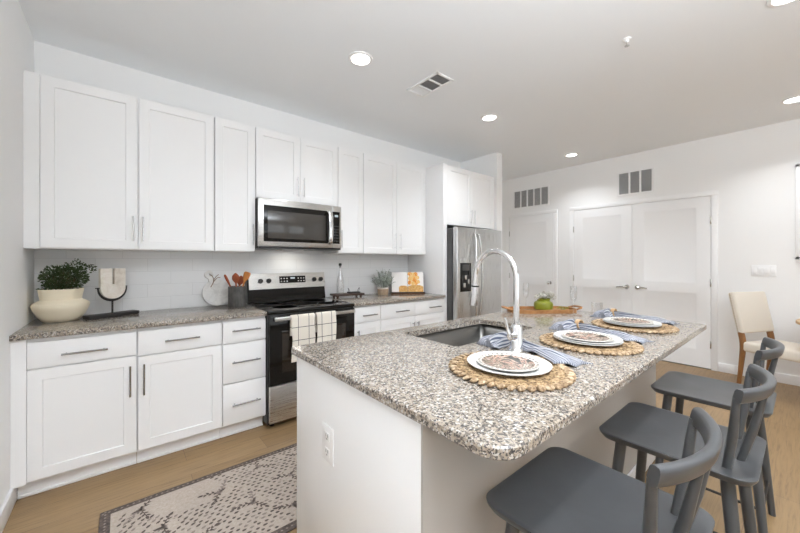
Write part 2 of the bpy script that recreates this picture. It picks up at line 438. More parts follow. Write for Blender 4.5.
mb = MB(); mb.box(LX - .013, LX, -7.2, -2.61, 0, bh, .003); mb.box(LX - .013, LX, -.94, -.74, 0, bh, .003); mb.box(LX - .013, LX, .16, .30, 0, bh, .003)
struct(mb, 'baseboard_right', M['trim'])
struct(quadbox(4.45, 4.463, -.622, .30, 0, bh, bev=.003), 'baseboard_partition', M['trim'])

TD = lambda y, z=0.0: Matrix.Translation((LX - .012, y, z)) @ Matrix.Rotation(R(-90), 4, 'Z')
def hall_door(i, ya, yb, hinge_on, lever_dir):
    # ya = left edge as seen, yb = right edge
    root = sroot('door_%d' % i, (LX - .012, ya, 0)); w = ya - yb
    mb = MB(TD(ya - .002, .012)); panel_door(mb, w - .004, 2.035, .011, .125, [(.20, .885), (1.0, 1.925)], .006, .012)
    mb.build('door_leaf', M['door'], root)
    hy = ya - .001 if hinge_on == 'left' else yb + .001
    for z in (.25, .98, 1.72):
        MB().box(LX - .022, LX - .012, hy - .006, hy + .006, z, z + .09, .002).build('hinge', M['nickel'], root)
    ly = yb + .06 if hinge_on == 'left' else ya - .06
    mb = MB(); x0 = LX - .012
    mb.tube([(x0, ly, .93), (x0 - .012, ly, .93)], [.031, .028], 20); mb.tube([(x0 - .012, ly, .93), (x0 - .05, ly, .93)], .010, 12)
    if lever_dir == 0: mb.ball((x0 - .055, ly, .93), .026, 14, 10)
    else:
        dy = lever_dir
        mb.tube(smooth_path([(x0 - .048, ly, .93), (x0 - .05, ly + dy * .03, .932), (x0 - .046, ly + dy * .075, .93), (x0 - .042, ly + dy * .115, .924)], 4), [.011] * 5 + [.0095] * 4 + [.008] * 4, 10)
    mb.build('door_handle', M['nickel'], root)
hall_door(1, .108, -.685, 'left', 0)
hall_door(2, -.994, -1.757, 'left', 1)
hall_door(3, -1.760, -2.548, 'right', -1)
def casing(n, ya, yb):
    mb = MB(); c = .056; x0, x1 = LX - .018, LX
    mb.box(x0, x1, ya, ya + c, 0, 2.052, .003); mb.box(x0, x1, yb - c, yb, 0, 2.052, .003); mb.box(x0, x1, yb - c, ya + c, 2.052, 2.052 + c, .003)
    mb.box(LX - .003, LX, yb, ya, 0, .012, 0, 1)
    struct(mb, 'trim_%d' % n, [M['trim'], M['slot']])
casing(1, .111, -.688); casing(2, -.991, -2.551)

# ------------------------------------------------------------------ upper cabinets
UZ0, UZ1, UF = 1.357, 2.405, -.335
def wall_cabinet(label, x0, x1, doors, z0=UZ0, z1=UZ1, front=UF, handles=(), filler=None, gap=.0015):
    t = thing('wall_cabinet', label, 'cabinet', ((x0 + x1) / 2, front / 2, z0), 'white wall cabinets')
    MB().box(x0 + .0005, x1 - .0005, front + .021, -.001, z0, z1 - .001).build('cabinet_body', M['cab'], t)
    if filler: MB().box(filler[0], filler[1], front + .006, -.001, z0, z1).build('filler_strip', M['cab'], t)
    for i, (a, b_) in enumerate(doors):
        mb = MB(TR(a + gap, front, z0 + .006)); panel_door(mb, b_ - a - 2 * gap, z1 - z0 - .008, .0195, .058, [(.058, z1 - z0 - .066)], .007, .003)
        d = mb.build('cabinet_door', M['cab'], t)
        if i < len(handles) and handles[i]:
            hx, ha, hb = handles[i]; pull(d, (hx, front, ha), (hx, front, hb), (0, -1, 0), M['chrome'], .005)
    return t
wall_cabinet('widest white wall cabinet with two shaker doors above the planter, at the left wall', .068, 1.001, [(.068, .529), (.537, .999)], handles=[(.506, 1.415, 1.585), (.560, 1.415, 1.585)], filler=(.001, .067))
wall_cabinet('narrow single-door white wall cabinet left of the microwave', 1.003, 1.307, [(1.004, 1.306)], handles=[(1.280, 1.415, 1.585)])
wall_cabinet('short white wall cabinet with two doors mounted above the microwave', 1.309, 2.083, [(1.310, 1.696), (1.696, 2.082)], z0=1.812, handles=[(1.668, 1.86, 2.035), (1.724, 1.86, 2.035)])
wall_cabinet('narrow single-door white wall cabinet right of the microwave', 2.085, 2.379, [(2.086, 2.378)], handles=[(2.115, 1.415, 1.585)])
wall_cabinet('two-door white wall cabinet above the open cookbook, beside the fridge', 2.381, 3.283, [(2.382, 2.826), (2.828, 3.282)], handles=[(2.797, 1.415, 1.59), (2.868, 1.415, 1.59)])

t = thing('refrigerator_cabinet', 'tall white surround panels with two-door cabinet above the fridge', 'cabinet', (3.75, -.32, 0))
MB().box(3.2845, 3.3445, -.618, -.001, 0, UZ1, .001).build('side_panel', M['cab'], t)
MB().box(4.2625, 4.3225, -.58, -.001, 0, UZ1, .001).build('side_panel', M['cab'], t)
MB().box(3.345, 4.262, -.596, -.001, 1.71, UZ1 - .001).build('cabinet_body', M['cab'], t)
for a, b_, hx in ((3.347, 3.803, 3.774), (3.805, 4.262, 3.834)):
    mb = MB(TR(a, -.618, 1.705)); panel_door(mb, b_ - a - .002, .692, .0205, .058, [(.058, .634)], .007, .003)
    d = mb.build('cabinet_door', M['cab'], t); pull(d, (hx, -.618, 1.74), (hx, -.618, 1.91), (0, -1, 0), M['chrome'], .005)

# ------------------------------------------------------------------ base cabinets
BF = -.63
def base_cabinet(label, x0, x1, drawers, doors, body=None, filler=None):
    # drawers: (x0, x1, z0, z1, handle x0, x1, z) ; doors: (x0, x1, z0, z1, handle x, z0, z1)
    t = thing('base_cabinet', label, 'cabinet', ((x0 + x1) / 2, -.3, 0), 'white base cabinets')
    MB().box(x0 + .0005, x1 - .0005, BF + .021, -.001, .095, .867).build('cabinet_body', M['cab'], t)
    tx = .0135 if filler else x0 + .0005
    MB().box(tx, x1 - .0005, -.55, -.53, 0, .095).box(tx, x1 - .0005, -.562, -.55, 0, .016, .004).build('toe_kick', M['cab'], t)
    if filler: MB().box(filler[0], filler[1], BF + .004, -.001, .095, .867).build('filler_strip', M['cab'], t)
    for a, b_, z0, z1, h0, h1, hz in drawers:
        d = MB().box(a + .0015, b_ - .0015, BF, BF + .0205, z0, z1, .0015).build('drawer', M['cab'], t)
        pull(d, (h0, BF, hz), (h1, BF, hz), (0, -1, 0))
    for a, b_, z0, z1, hx, h0, h1 in doors:
        mb = MB(TR(a + .0015, BF, z0)); panel_door(mb, b_ - a - .003, z1 - z0, .0205, .058, [(.058, z1 - z0 - .058)], .007, .003)
        d = mb.build('cabinet_door', M['cab'], t); pull(d, (hx, BF, h0), (hx, BF, h1), (0, -1, 0))
    return t
base_cabinet('white base cabinet with one drawer over a door, nearest the left wall', .057, .5195, [(.057, .517, .707, .845, .191, .384, .768)], [(.057, .517, .108, .698, .486, .46, .645)], filler=(.001, .0565))
base_cabinet('white base cabinet with one drawer over a door, below the round marble board', .521, .9945, [(.524, .993, .697, .845, .66, .853, .770)], [(.524, .993, .108, .688, .553, .455, .645)])
base_cabinet('narrow white base cabinet of three stacked drawers left of the range', .996, 1.2965, [(.997, 1.296, .692, .845, 1.055, 1.248, .780), (.997, 1.296, .405, .684, 1.055, 1.248, .553), (.997, 1.296, .108, .397, 1.055, 1.248, .250)], [])
base_cabinet('narrow white base cabinet with one drawer and door, right of the range', 2.068, 2.384, [(2.075, 2.383, .712, .852, 2.165, 2.33, .774)], [(2.075, 2.383, .108, .703, 2.12, .48, .645)])
base_cabinet('white base cabinet with two drawers over two doors beside the fridge', 2.386, 3.283, [(2.388, 2.834, .712, .852, 2.56, 2.735, .774), (2.836, 3.281, .712, .852, 3.03, 3.21, .776)], [(2.388, 2.834, .108, .703, 2.805, .48, .645), (2.836, 3.281, .108, .703, 2.866, .48, .645)])

def slab(x0, x1, y0, y1, z0, z1):
    mb = MB(); mb.box(x0, x1, y0, y1, z0, z1, .004); return mb
tag(slab(.001, 1.2968, -.655, -.0065, .868, .898).build('countertop', M['granite'], loc=(.65, -.33, .868)), 'speckled granite wall countertop left of the range, planter standing on it', 'countertop')
tag(slab(2.066, 3.284, -.655, -.0065, .868, .898).build('countertop', M['granite'], loc=(2.67, -.33, .868)), 'speckled granite wall countertop between range and fridge, open cookbook on it', 'countertop')

# ------------------------------------------------------------------ range
rx0, rx1 = 1.300, 2.062
t = thing('range', 'stainless steel electric range with black glass cooktop and oven door', 'oven', ((rx0 + rx1) / 2, -.35, 0))
MB().box(rx0, rx1, -.655, -.008, .03, .872, .002).build('oven_body', M['black'], t)
mb = MB(); mb.box(rx0, rx1, -.675, -.06, .8725, .902, .006)
ct = mb.build('cooktop', M['blackglass'], t)
for bx, by, br in ((1.49, -.50, .105), (1.88, -.50, .085), (1.49, -.22, .08), (1.88, -.22, .105)): MB().lathe([(br, .9022), (br + .003, .9026), (br + .005, .9022)], (bx, by, 0), 40).build('burner_ring', M['darkgrey'], ct)
mb = MB(); P = [(-.008, .903), (-.105, .903), (-.085, 1.02), (-.055, 1.165), (-.008, 1.165)]
mb.add([(rx0 + .01, y, z) for y, z in P] + [(rx1 + .004, y, z) for y, z in P], [(0, 1, 2, 3, 4), (9, 8, 7, 6, 5)] + [(i, i + 5, (i + 1) % 5 + 5, (i + 1) % 5) for i in range(5)])
mb.build('back_guard', M['blackglass'], t, 20)
def onface(x, z, off=0.0):       # point on the sloping control face
    f = (z - 1.02) / .145; return Vector((x, -.0865 + .03 * f - off, z + off * .2))
mb = MB(); a, b_, c, d = onface(rx0 + .025, 1.022), onface(rx1 + .008, 1.022), onface(rx1 + .008, 1.166), onface(rx0 + .025, 1.166)
n_ = Vector((0, -.98, .2)); V = [a, b_, c, d] + [p + n_ * .006 for p in (a, b_, c, d)]
mb.add(V, [(0, 1, 2, 3), (4, 7, 6, 5), (0, 4, 5, 1), (1, 5, 6, 2), (2, 6, 7, 3), (3, 7, 4, 0)]); cp = mb.build('control_panel', M['steel'], t, 20)
for kx in (1.425, 1.500, 1.952, 2.024):
    mb = MB(); p = onface(kx, 1.095, .0075); mb.tube([p, p + n_ * .018], [.023, .020], 18); mb.box(p.x - .004, p.x + .004, p.y - .028, p.y - .012, p.z - .018, p.z + .02, .002)
    mb.build('knob', M['black'], cp)
def face_quad(x0, x1, z0, z1, off, th, mi=0, mb=None):
    mb = mb or MB(); V = [onface(x0, z0, off), onface(x1, z0, off), onface(x1, z1, off), onface(x0, z1, off)]; V += [p + n_ * th for p in V]
    return mb.add(V, [(0, 1, 2, 3), (4, 7, 6, 5), (0, 4, 5, 1), (1, 5, 6, 2), (2, 6, 7, 3), (3, 7, 4, 0)], mi)
ds = face_quad(1.60, 1.86, 1.07, 1.135, .0065, .003).build('display', M['blackglass'], cp, 20)
face_quad(1.708, 1.752, 1.108, 1.124, .0097, .0006).build('clock_display', M['display'], ds, 0)
for i in range(9):
    if 3 <= i <= 5: continue
    for z in (1.082, 1.108): face_quad(1.612 + i * .028, 1.624 + i * .028, z, z + .009, .0097, .0006).build('button', M['duct'], ds, 0)
od = MB().box(rx0 + .006, rx1 - .006, -.685, -.656, .335, .862, .006).build('oven_door', M['blackglass'], t)
mb = MB(); mb.box(rx0 + .10, rx1 - .10, -.6865, -.6845, .42, .74, .001); mb.build('oven_window', mat('oven window glass', (.02, .013, .008), .04, spec=.7), od)
mb = MB(); mb.box(rx0 + .03, rx1 - .03, -.737, -.721, .828, .856, .004); mb.box(rx0 + .04, rx0 + .065, -.722, -.685, .833, .851, .003); mb.box(rx1 - .065, rx1 - .04, -.722, -.685, .833, .851, .003)
mb.build('oven_handle', M['steel'], od)
MB().box(rx0 + .006, rx1 - .006, -.683, -.656, .045, .327, .006).build('storage_drawer', M['steel'], t)
for x in (rx0 + .05, rx1 - .05):
    for y in (-.6, -.08): MB().cyl((x, y, 0), (x, y, .031), .018, n=12).build('foot', M['black'], t)

def towel(x0, x1, label, sd):
    rr = random.Random(sd); mb = MB(); nx = 14
    prof = [(-.712, .700), (-.7125, .78), (-.714, .84), (-.7165, .8585), (-.729, .8625), (-.7415, .8585), (-.744, .84), (-.745, .76), (-.746, .68), (-.747, .60), (-.748, .505)]
    vs = []; th = .003; ph = rr.random() * 6
    for side in (0, 1):
        for j, (y, z) in enumerate(prof):
            for i in range(nx + 1):
                u = i / nx; wv = .004 * math.sin(u * 7 + ph) * max(0, min(1, (.85 - z) * 4)) * (1 if j > 5 else .3)
                sgn = 1 if j < 4 else -1
                nrm = Vector((0, sgn * 1.0, 0)) if abs(j - 4) > 1 else Vector((0, 0, 1))
                p = Vector((x0 + (x1 - x0) * u + (.006 * math.sin(z * 20 + ph) if j > 6 else 0), y - abs(wv), z)) + nrm * (th * side)
                vs.append(p)
    n = nx + 1; k = len(prof); fs = []
    for s_ in (0, 1):
        for j in range(k - 1):
            for i in range(nx):
                a = s_ * n * k + j * n + i; fs.append((a, a + 1, a + n + 1, a + n))
    for j in range(k - 1):
        for i in (0, nx):
            a = j * n + i; fs.append((a, a + n, a + n + n * k, a + n * k))
    for j in (0, k - 1):
        for i in range(nx):
            a = j * n + i; fs.append((a, a + 1, a + 1 + n * k, a + n * k))
    mb.add(vs, fs); tag(mb.build('dish_towel', M['towel'], loc=((x0 + x1) / 2, -.73, .8), smooth=60), label, 'towel', 'checked dish towels on the oven handle')
towel(1.452, 1.640, 'left of the two cream checked dish towels hung on the oven handle', 1)
towel(1.660, 1.832, 'right of the two cream checked dish towels hung on the oven handle', 2)

# ------------------------------------------------------------------ microwave
mx0, mx1, mz0, mz1, my = 1.311, 2.082, 1.388, 1.806, -.40
t = thing('microwave', 'stainless over-range microwave with dark window below the short cabinet', 'microwave', ((mx0 + mx1) / 2, -.2, mz0))
MB().box(mx0, mx1, my + .03, -.009, mz0, mz1, .002).build('microwave_body', M['black'], t)
md = MB().box(mx0, 1.985, my, my + .0295, mz0 + .018, mz1, .004).build('microwave_door', M['steel'], t)
MB().box(1.352, 1.955, my - .002, my + .001, mz0 + .058, mz1 - .055, .001).build('door_glass', M['blackglass'], md)
MB().box(1.385, 1.915, my - .003, my - .0015, mz0 + .085, mz1 - .10, .0005).build('view_window', mat('grey microwave mesh window', (.05, .045, .04), .08, spec=.7), md)
mb = MB(); hp = smooth_path([(1.952, my - .002, mz0 + .055), (1.952, my - .034, mz0 + .08), (1.952, my - .043, (mz0 + mz1) / 2), (1.952, my - .034, mz1 - .085), (1.952, my - .002, mz1 - .06)], 6)
mb.tube(hp, .010, 12, up=(0, -1, 0), flat=2.1); mb.build('door_handle', M['chrome'], md)
MB().box(1.9855, mx1, my, my + .0295, mz0 + .018, mz1, .004).build('control_panel', M['steel'], t)
cpn = MB().box(1.988, 2.064, my - .002, my + .001, mz0 + .058, mz1 - .055, .001).build('keypad', M['blackglass'], t)
MB().box(2.010, 2.046, my - .0028, my - .0018, mz1 - .105, mz1 - .085).build('clock_display', M['display'], cpn, 0)
for i in range(3):
    for j in range(6): MB().box(2.004 + i * .018, 2.014 + i * .018, my - .0026, my - .0018, mz0 + .08 + j * .028, mz0 + .088 + j * .028).build('button', M['darkgrey'], cpn, 0)
mb = MB(); mb.box(mx0 + .004, mx1 - .004, my + .004, my + .0295, mz0, mz0 + .017, .002); mb.build('vent_strip', M['black'], t)
MB().box(1.60, 1.78, -.22, -.14, mz0 - .006, mz0 - .0005, .001).build('cooktop_light', M['plastic'], t)
L = bpy.data.lights.new('cooktop_lamp', 'AREA'); L.shape = 'RECTANGLE'; L.size = .18; L.size_y = .08; L.energy = .7; L.color = (1, .95, .86)
o = bpy.data.objects.new('cooktop_lamp', L); COL.objects.link(o); o.parent = t; o.location = Vector((1.69, -.18, mz0 - .008)) - ORG[t.name]

# ------------------------------------------------------------------ refrigerator
fx0, fx1, fz = 3.352, 4.225, 1.672
t = thing('refrigerator', 'stainless side-by-side refrigerator with ice dispenser in tall white surround', 'refrigerator', ((fx0 + fx1) / 2, -.38, 0))
MB().box(fx0, fx1, -.690, -.03, .03, fz - .012, .004).build('refrigerator_body', M['darkgrey'], t)
split = 3.690
for nm, a, b_ in (('freezer_door', fx0, split - .003), ('refrigerator_door', split + .003, fx1)):
    d = MB().box(a, b_, -.765, -.698, .075, fz, .012, seg=3).build(nm, M['steelv'], t)
    s_ = -1 if nm == 'freezer_door' else 1
    hx = split + s_ * .030
    P = smooth_path([(hx, -.765, 1.60), (hx + s_ * .004, -.792, 1.56), (hx + s_ * .022, -.812, 1.32), (hx + s_ * .028, -.815, 1.10), (hx + s_ * .022, -.812, .88), (hx + s_ * .004, -.792, .64), (hx, -.765, .60)], 7)
    MB().tube(P, .013, 12).build('door_handle', M['nickel'], d)
    if nm == 'freezer_door':
        mb = MB(); mb.box(3.405, 3.600, -.768, -.764, .93, 1.26, .002); dp = mb.build('ice_dispenser', M['blackglass'], d)
        mb = MB(); mb.box(3.43, 3.575, -.772, -.767, .945, 1.12, .002); mb.build('dispenser_recess', M['black'], dp)
        MB().box(3.44, 3.56, -.770, -.767, 1.17, 1.24, .001).build('dispenser_display', M['darkgrey'], dp)
        for q in ((3.465, 3.50, -.785, -.772, 1.07, 1.118), (3.52, 3.55, -.785, -.772, 1.02, 1.07), (3.45, 3.49, -.776, -.7722, .98, 1.03)): MB().box(*q, .003).build('dispenser_lever', M['nickel'], dp)
MB().box(fx0 + .01, fx1 - .01, -.70, -.69, .03, .07).build('kick_grille', M['black'], t)
for x in (fx0 + .06, fx1 - .06):
    for y in (-.62, -.1): MB().cyl((x, y, 0), (x, y, .031), .02, n=12).build('foot', M['black'], t)

# ------------------------------------------------------------------ island
IX0, IX1, IY0, IY1 = 1.027, 3.183, -2.874, -1.785
t = thing('kitchen_island', 'white panelled island base under the large granite top', 'kitchen island', (2.1, -2.2, 0))
mb = MB(); mb.box(1.075, 3.155, -2.6165, -1.84, 0, .60); mb.box(1.075, 1.55, -2.6165, -1.84, .60, .867); mb.box(2.34, 3.155, -2.6165, -1.84, .60, .867)
mb.box(1.55, 2.34, -2.6165, -2.30, .60, .867); mb.box(1.55, 2.34, -1.86, -1.84, .60, .867); mb.build('cabinet_body', M['cab'], t)
MB().box(1.045, 1.0745, -2.6165, -1.818, 0, .867, .0015).build('end_panel', M['cab'], t)
MB().box(3.1555, 3.17, -2.6165, -1.818, 0, .867, .0015).build('end_panel', M['cab'], t)
MB().box(1.0455, 3.1695, -2.624, -2.617, 0, .867).build('back_panel', M['greige'], t)['label'] = 'greige painted back panel'
MB().box(1.0465, 3.1685, -2.636, -2.6245, 0, .10, .003).build('base_board', M['trim'], t)
for a in (1.08, 1.60, 2.12, 2.64):
    mb = MB(TR(a + .51, -1.818, .108) @ Matrix.Rotation(PI, 4, 'Z')); panel_door(mb, .505, .735, .02, .058, [(.058, .677)]); mb.build('cabinet_door', M['cab'], t)
# granite top with sink cut-out; big round at the corner nearest the camera, smaller at the others
def corner(cx, cy, r, a0, n): return [(cx + r * math.cos(R(a0 + 90 * i / n)), cy + r * math.sin(R(a0 + 90 * i / n))) for i in range(n + 1)]
def top_loop(g):
    x0, x1, y0, y1 = IX0 + g, IX1 - g, IY0 + g, IY1 - g
    def c(cx, cy, r, a): r = max(r - g, .002); return corner(cx, cy, r, a, 10)
    rn, rf = .075, .02
    return c(x1 - rf + g, y1 - rf + g, rf, 0) + c(x0 + rf - g, y1 - rf + g, rf, 90) + c(x0 + rn - g, y0 + rn - g, rn, 180) + c(x1 - rf + g, y0 + rf - g, rf, 270)
SX0, SX1, SY0, SY1 = 1.60, 2.285, -2.262, -1.885
hole = rrect((SX0 + SX1) / 2, (SY0 + SY1) / 2, SX1 - SX0, SY1 - SY0, .03, 5)
mb = MB(); zt, zb = .898, .868
A, B = top_loop(0), top_loop(.004); na = len(A); nh = len(hole)
flat = B + hole; tri = geometry.tessellate_polygon([[Vector((*p, 0)) for p in B], [Vector((*p, 0)) for p in hole]])
nb = len(flat)
vs = [(x, y, zt) for x, y in flat] + [(x, y, zb) for x, y in flat]; fs = []
for a, b_, c in tri: fs.append((a, b_, c)); fs.append((a + nb, c + nb, b_ + nb))
o0 = len(vs); vs += [(x, y, zt - .004) for x, y in A] + [(x, y, zb + .004) for x, y in A]
for i in range(na):
    j = (i + 1) % na; fs += [(i, j, o0 + j, o0 + i), (o0 + i, o0 + j, o0 + na + j, o0 + na + i), (o0 + na + i, o0 + na + j, nb + j, nb + i)]
for i in range(nh):
    j = (i + 1) % nh; fs.append((na + i, na + j, nb + na + j, nb + na + i))
mb.add(vs, fs)
tag(mb.build('countertop', M['granite'], loc=(2.1, -2.33, .868), smooth=40), 'large speckled granite island top with a sink cut into it', 'countertop')

t = thing('sink', 'stainless undermount single-bowl sink set in the island top', 'sink', ((SX0 + SX1) / 2, (SY0 + SY1) / 2, .655))
mb = MB(); out = rrect((SX0 + SX1) / 2, (SY0 + SY1) / 2, SX1 - SX0 + .012, SY1 - SY0 + .012, .032, 5); inn = rrect((SX0 + SX1) / 2, (SY0 + SY1) / 2, SX1 - SX0 - .02, SY1 - SY0 - .02, .03, 5)
k = len(out); zz = [(out, .8675), (out, .70), (inn, .675), (inn, .67)]
vs = [(x, y, z) for L, z in zz for x, y in L]; fs = [(r_ * k + i, r_ * k + (i + 1) % k, (r_ + 1) * k + (i + 1) % k, (r_ + 1) * k + i) for r_ in range(3) for i in range(k)]; fs.append(tuple(3 * k + i for i in range(k)))
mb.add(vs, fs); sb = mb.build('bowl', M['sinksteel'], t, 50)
md_ = sb.modifiers.new('thick', 'SOLIDIFY'); md_.thickness = .002; md_.offset = 1
MB().lathe([(.0, .671), (.03, .671), (.042, .674), (.045, .6725)], ((SX0 + SX1) / 2, (SY0 + SY1) / 2, 0), 24).build('drain', M['chrome'], t)

FX, FY = 1.742, -2.470
t = thing('faucet', 'tall chrome gooseneck pull-down faucet beside the island sink', 'faucet', (FX, FY, .898))
MB().lathe([(.033, .8985), (.033, .905), (.028, .912), (.0245, .918), (.0245, 1.0), (.022, 1.008), (.0185, 1.012)], (FX, FY, 0), 24).build('faucet_body', M['chrome'], t)
P = [(FX, FY, 1.0), (FX, FY, 1.10), (FX, FY, 1.208)]
for i in range(1, 17):
    a = PI * i / 16; P.append((FX, FY + .107 - .107 * math.cos(a), 1.208 + .118 * math.sin(a)))
P.append((FX, FY + .216, 1.168))
MB().tube(P, .0128, 14).build('gooseneck', M['chrome'], t)
mb = MB(); mb.tube([(FX, FY + .2155, 1.175), (FX, FY + .217, 1.165), (FX, FY + .220, 1.12), (FX, FY + .225, 1.072)], [.0165, .0175, .0175, .0195], 16); sh = mb.build('spray_head', M['chrome'], t)
MB().tube([(FX, FY + .2157, 1.166), (FX, FY + .2162, 1.160)], .0182, 16).build('spray_collar', M['black'], sh)
mb = MB(); mb.tube([(FX - .02, FY, .965), (FX - .05, FY, .965)], [.017, .015], 14); mb.tube([(FX - .044, FY, .965), (FX - .05, FY + .012, 1.0), (FX - .055, FY + .02, 1.045)], [.008, .007, .006], 10); mb.build('lever_handle', M['chrome'], t)

t = thing('power_outlet', 'white duplex outlet on the end panel of the island', 'outlet', (1.045, -2.115, .60))
mb = MB(); mb.box(1.039, 1.0448, -2.158, -2.072, .53, .665, .003); op = mb.build('cover_plate', M['plastic'], t)
for z in (.568, .627):
    so = MB().box(1.0378, 1.0392, -2.133, -2.097, z - .015, z + .015, .0006).build('socket', M['plastic'], op)
    mb = MB(); mb.box(1.0372, 1.0379, -2.124, -2.120, z - .002, z + .010); mb.box(1.0372, 1.0379, -2.110, -2.106, z - .002, z + .010); mb.box(1.0372, 1.0379, -2.118, -2.112, z - .012, z - .006); mb.build('socket_slot', M['slot'], op, 0)

# ------------------------------------------------------------------ place settings
def placemat_proto():
    t = thing('placemat', '', 'placemat', (0, 0, 0))
    mb = MB()
    prof = [(0, .0005), (.182, .0005), (.186, .003), (.184, .0065)]
    r = .180
    while r > .012:
        prof += [(r, .0085), (r - .006, .0065)]; r -= .012
    prof += [(0, .0075)]
    mb.lathe(prof, n=64); mb.build('woven_disc', M['straw'], t)
    mb = MB(); n = 42
    for i in range(n):
        a = 2 * PI * i / n; c = Vector((math.cos(a) * .194, math.sin(a) * .194, .0075)); T0 = mb.T
        mb.T = Matrix.Translation(c) @ Matrix.Rotation(a, 4, 'Z') @ Matrix.Rotation(R(20), 4, 'X'); mb.ball((0, 0, 0), 1, 10, 6, 0, (.0175, .0128, .0068)); mb.T = T0
    mb.build('braided_edge', M['strawedge'], t); return t
def plate_mesh(r, m, name, h=.016, mi=None):
    mb = MB(); f = r * .64
    mb.lathe([(0, .004), (f * .9, .004), (f, .0055), (r * .8, .010), (r * .97, h), (r, h), (r * .995, h - .003), (r * .8, .0065), (f * .95, .0005), (f * .9, 0), (0, 0)], n=56)
    return mb.build(name, m)
def napkin_mesh(A, Rg, B, z0=.0, sd=0, nm='napkin'):
    # gathered at Rg, fanning out to A and to B
    rr = random.Random(sd); mb = MB()
    A, Rg, B = Vector(A), Vector(Rg), Vector(B); N = 36; Kk = 24
    pts = smooth_path([(*A, 0), (*(A * .5 + Rg * .5), 0), (*Rg, 0), (*(B * .5 + Rg * .5), 0), (*B, 0)], N // 4)
    n = len(pts); vs = []; uv = []; mid = n // 2; phs = [rr.random() * 6 for _ in range(6)]
    for i, p in enumerate(pts):
        tn = (pts[min(i + 1, n - 1)] - pts[max(i - 1, 0)]).normalized(); sd_ = Vector((-tn.y, tn.x, 0)); d = abs(i - mid) / mid
        left = i < mid
        w = .013 + (.062 if left else .074) * d ** 1.3; hh = (.034 + .010 * math.sin(d * PI) - .020 * d) if not left else .036 + .030 * math.sin(d * PI) - .004 * d
        if d > .97: hh *= .5
        for k in range(Kk + 1):
            v = k / Kk * 2 - 1
            pl = .5 + .5 * math.sin(v * 9.0 + phs[0] + d * 1.6) * (.75) + .16 * math.sin(v * 21 + phs[1] + d * 5)
            z = z0 + .003 + hh * max(.04, (1 - abs(v) ** 2.6)) * (.42 + .58 * max(0, pl))
            ed = .010 * d * math.sin(v * 4 + phs[2])
            q = p + sd_ * v * w + tn * (ed if i in (0, n - 1) else 0); vs.append((q.x, q.y, z)); uv.append((i / n, k / Kk))
    top = len(vs)
    for i in range(n):
        for k in range(Kk + 1):
            x, y, z = vs[i * (Kk + 1) + k]; lift = .0145 * max(0, min(1, (.250 - math.hypot(x, y)) / .03))
            vs[i * (Kk + 1) + k] = (x, y, z + lift); vs.append((x, y, z0 + .0008 + lift)); uv.append((i / n, k / Kk))
    fs = []; L = Kk + 1
    for i in range(n - 1):
        for k in range(Kk):
            a = i * L + k; fs.append((a, a + 1, a + L + 1, a + L)); fs.append((top + a, top + a + L, top + a + L + 1, top + a + 1))
        for k in (0, Kk): a = i * L + k; fs.append((a, a + L, top + a + L, top + a))
    for i in (0, n - 1):
        for k in range(Kk): a = i * L + k; fs.append((a, a + 1, top + a + 1, top + a))
    mb.add(vs, fs, 0, uv); return mb.build(nm, M['napkin'], smooth=70)

ZI = .8985
mat0 = placemat_proto()
dinner0 = plate_mesh(.1435, M['white_cer'], 'dinner_plate'); dinner2 = plate_mesh(.1405, M['white_cer'], 'dinner_plate')
salad0 = plate_mesh(.1075, M['pattern'], 'salad_plate', .013)
nap0 = thing('napkin', '', 'napkin'); napc = napkin_mesh((.185, .222), (.325, .172), (.195, -.155), sd=3, nm='cloth'); napc.parent = nap0
mb = MB(TR(.325, .172, .0275)); mb.T = mb.T @ Matrix.Rotation(R(-15), 4, 'Z') @ Matrix.Rotation(R(90), 4, 'X')
mb.lathe([(.021, -.012), (.025, -.012), (.026, 0), (.025, .012), (.021, .012)], n=24, close=True); rg = mb.build('napkin_ring', M['grain_table'], nap0)
where = ['nearest the rounded island corner', 'in the middle of the row', 'at the far end of the island']
wl = ['closest to the camera', 'middle of three', 'furthest of three']
centers = [(1.497, -2.588), (2.112, -2.612), (2.750, -2.610)]
first = True
for i, (cx, cy) in enumerate(centers):
    m_ = mat0 if i == 0 else copy_tree(mat0); m_.location = (cx, cy, ZI); m_.rotation_euler.z = i * .4
    tag(m_, 'round woven straw placemat on the island, ' + where[i], 'placemat', 'woven placemats on the island')
    z = ZI + .0088
    d = dinner0 if i == 0 else dinner0.copy()
    if i: COL.objects.link(d)
    d.location = (cx + .012, cy + .010, z); tag(d, 'white dinner plate lying directly on the woven placemat ' + where[i], 'plate', 'white dinner plates')
    z += .0103
    if i:
        d2 = dinner2 if i == 1 else dinner2.copy()
        if i == 2: COL.objects.link(d2)
        d2.location = (cx + .014, cy + .010, z - .004); tag(d2, 'upper white dinner plate under the patterned plate, setting ' + where[i], 'plate', 'upper white dinner plates'); z += .0065
    s_ = salad0 if i == 0 else salad0.copy()
    if i: COL.objects.link(s_)
    s_.location = (cx + .006, cy + .008, z - .0035); s_.rotation_euler.z = i * 2.1
    tag(s_, 'floral patterned salad plate topping the plate stack ' + where[i], 'plate', 'floral salad plates')
    n_o = nap0 if i == 0 else copy_tree(nap0); n_o.location = (cx, cy, ZI)
    if i == 0: n_o.location += Vector((.022, .024, 0))
    if i == 2: n_o.location.x += .03; n_o.rotation_euler.z = R(6)
    tag(n_o, 'blue and white striped ringed napkin behind the plates ' + where[i], 'napkin', 'striped napkins on the island')

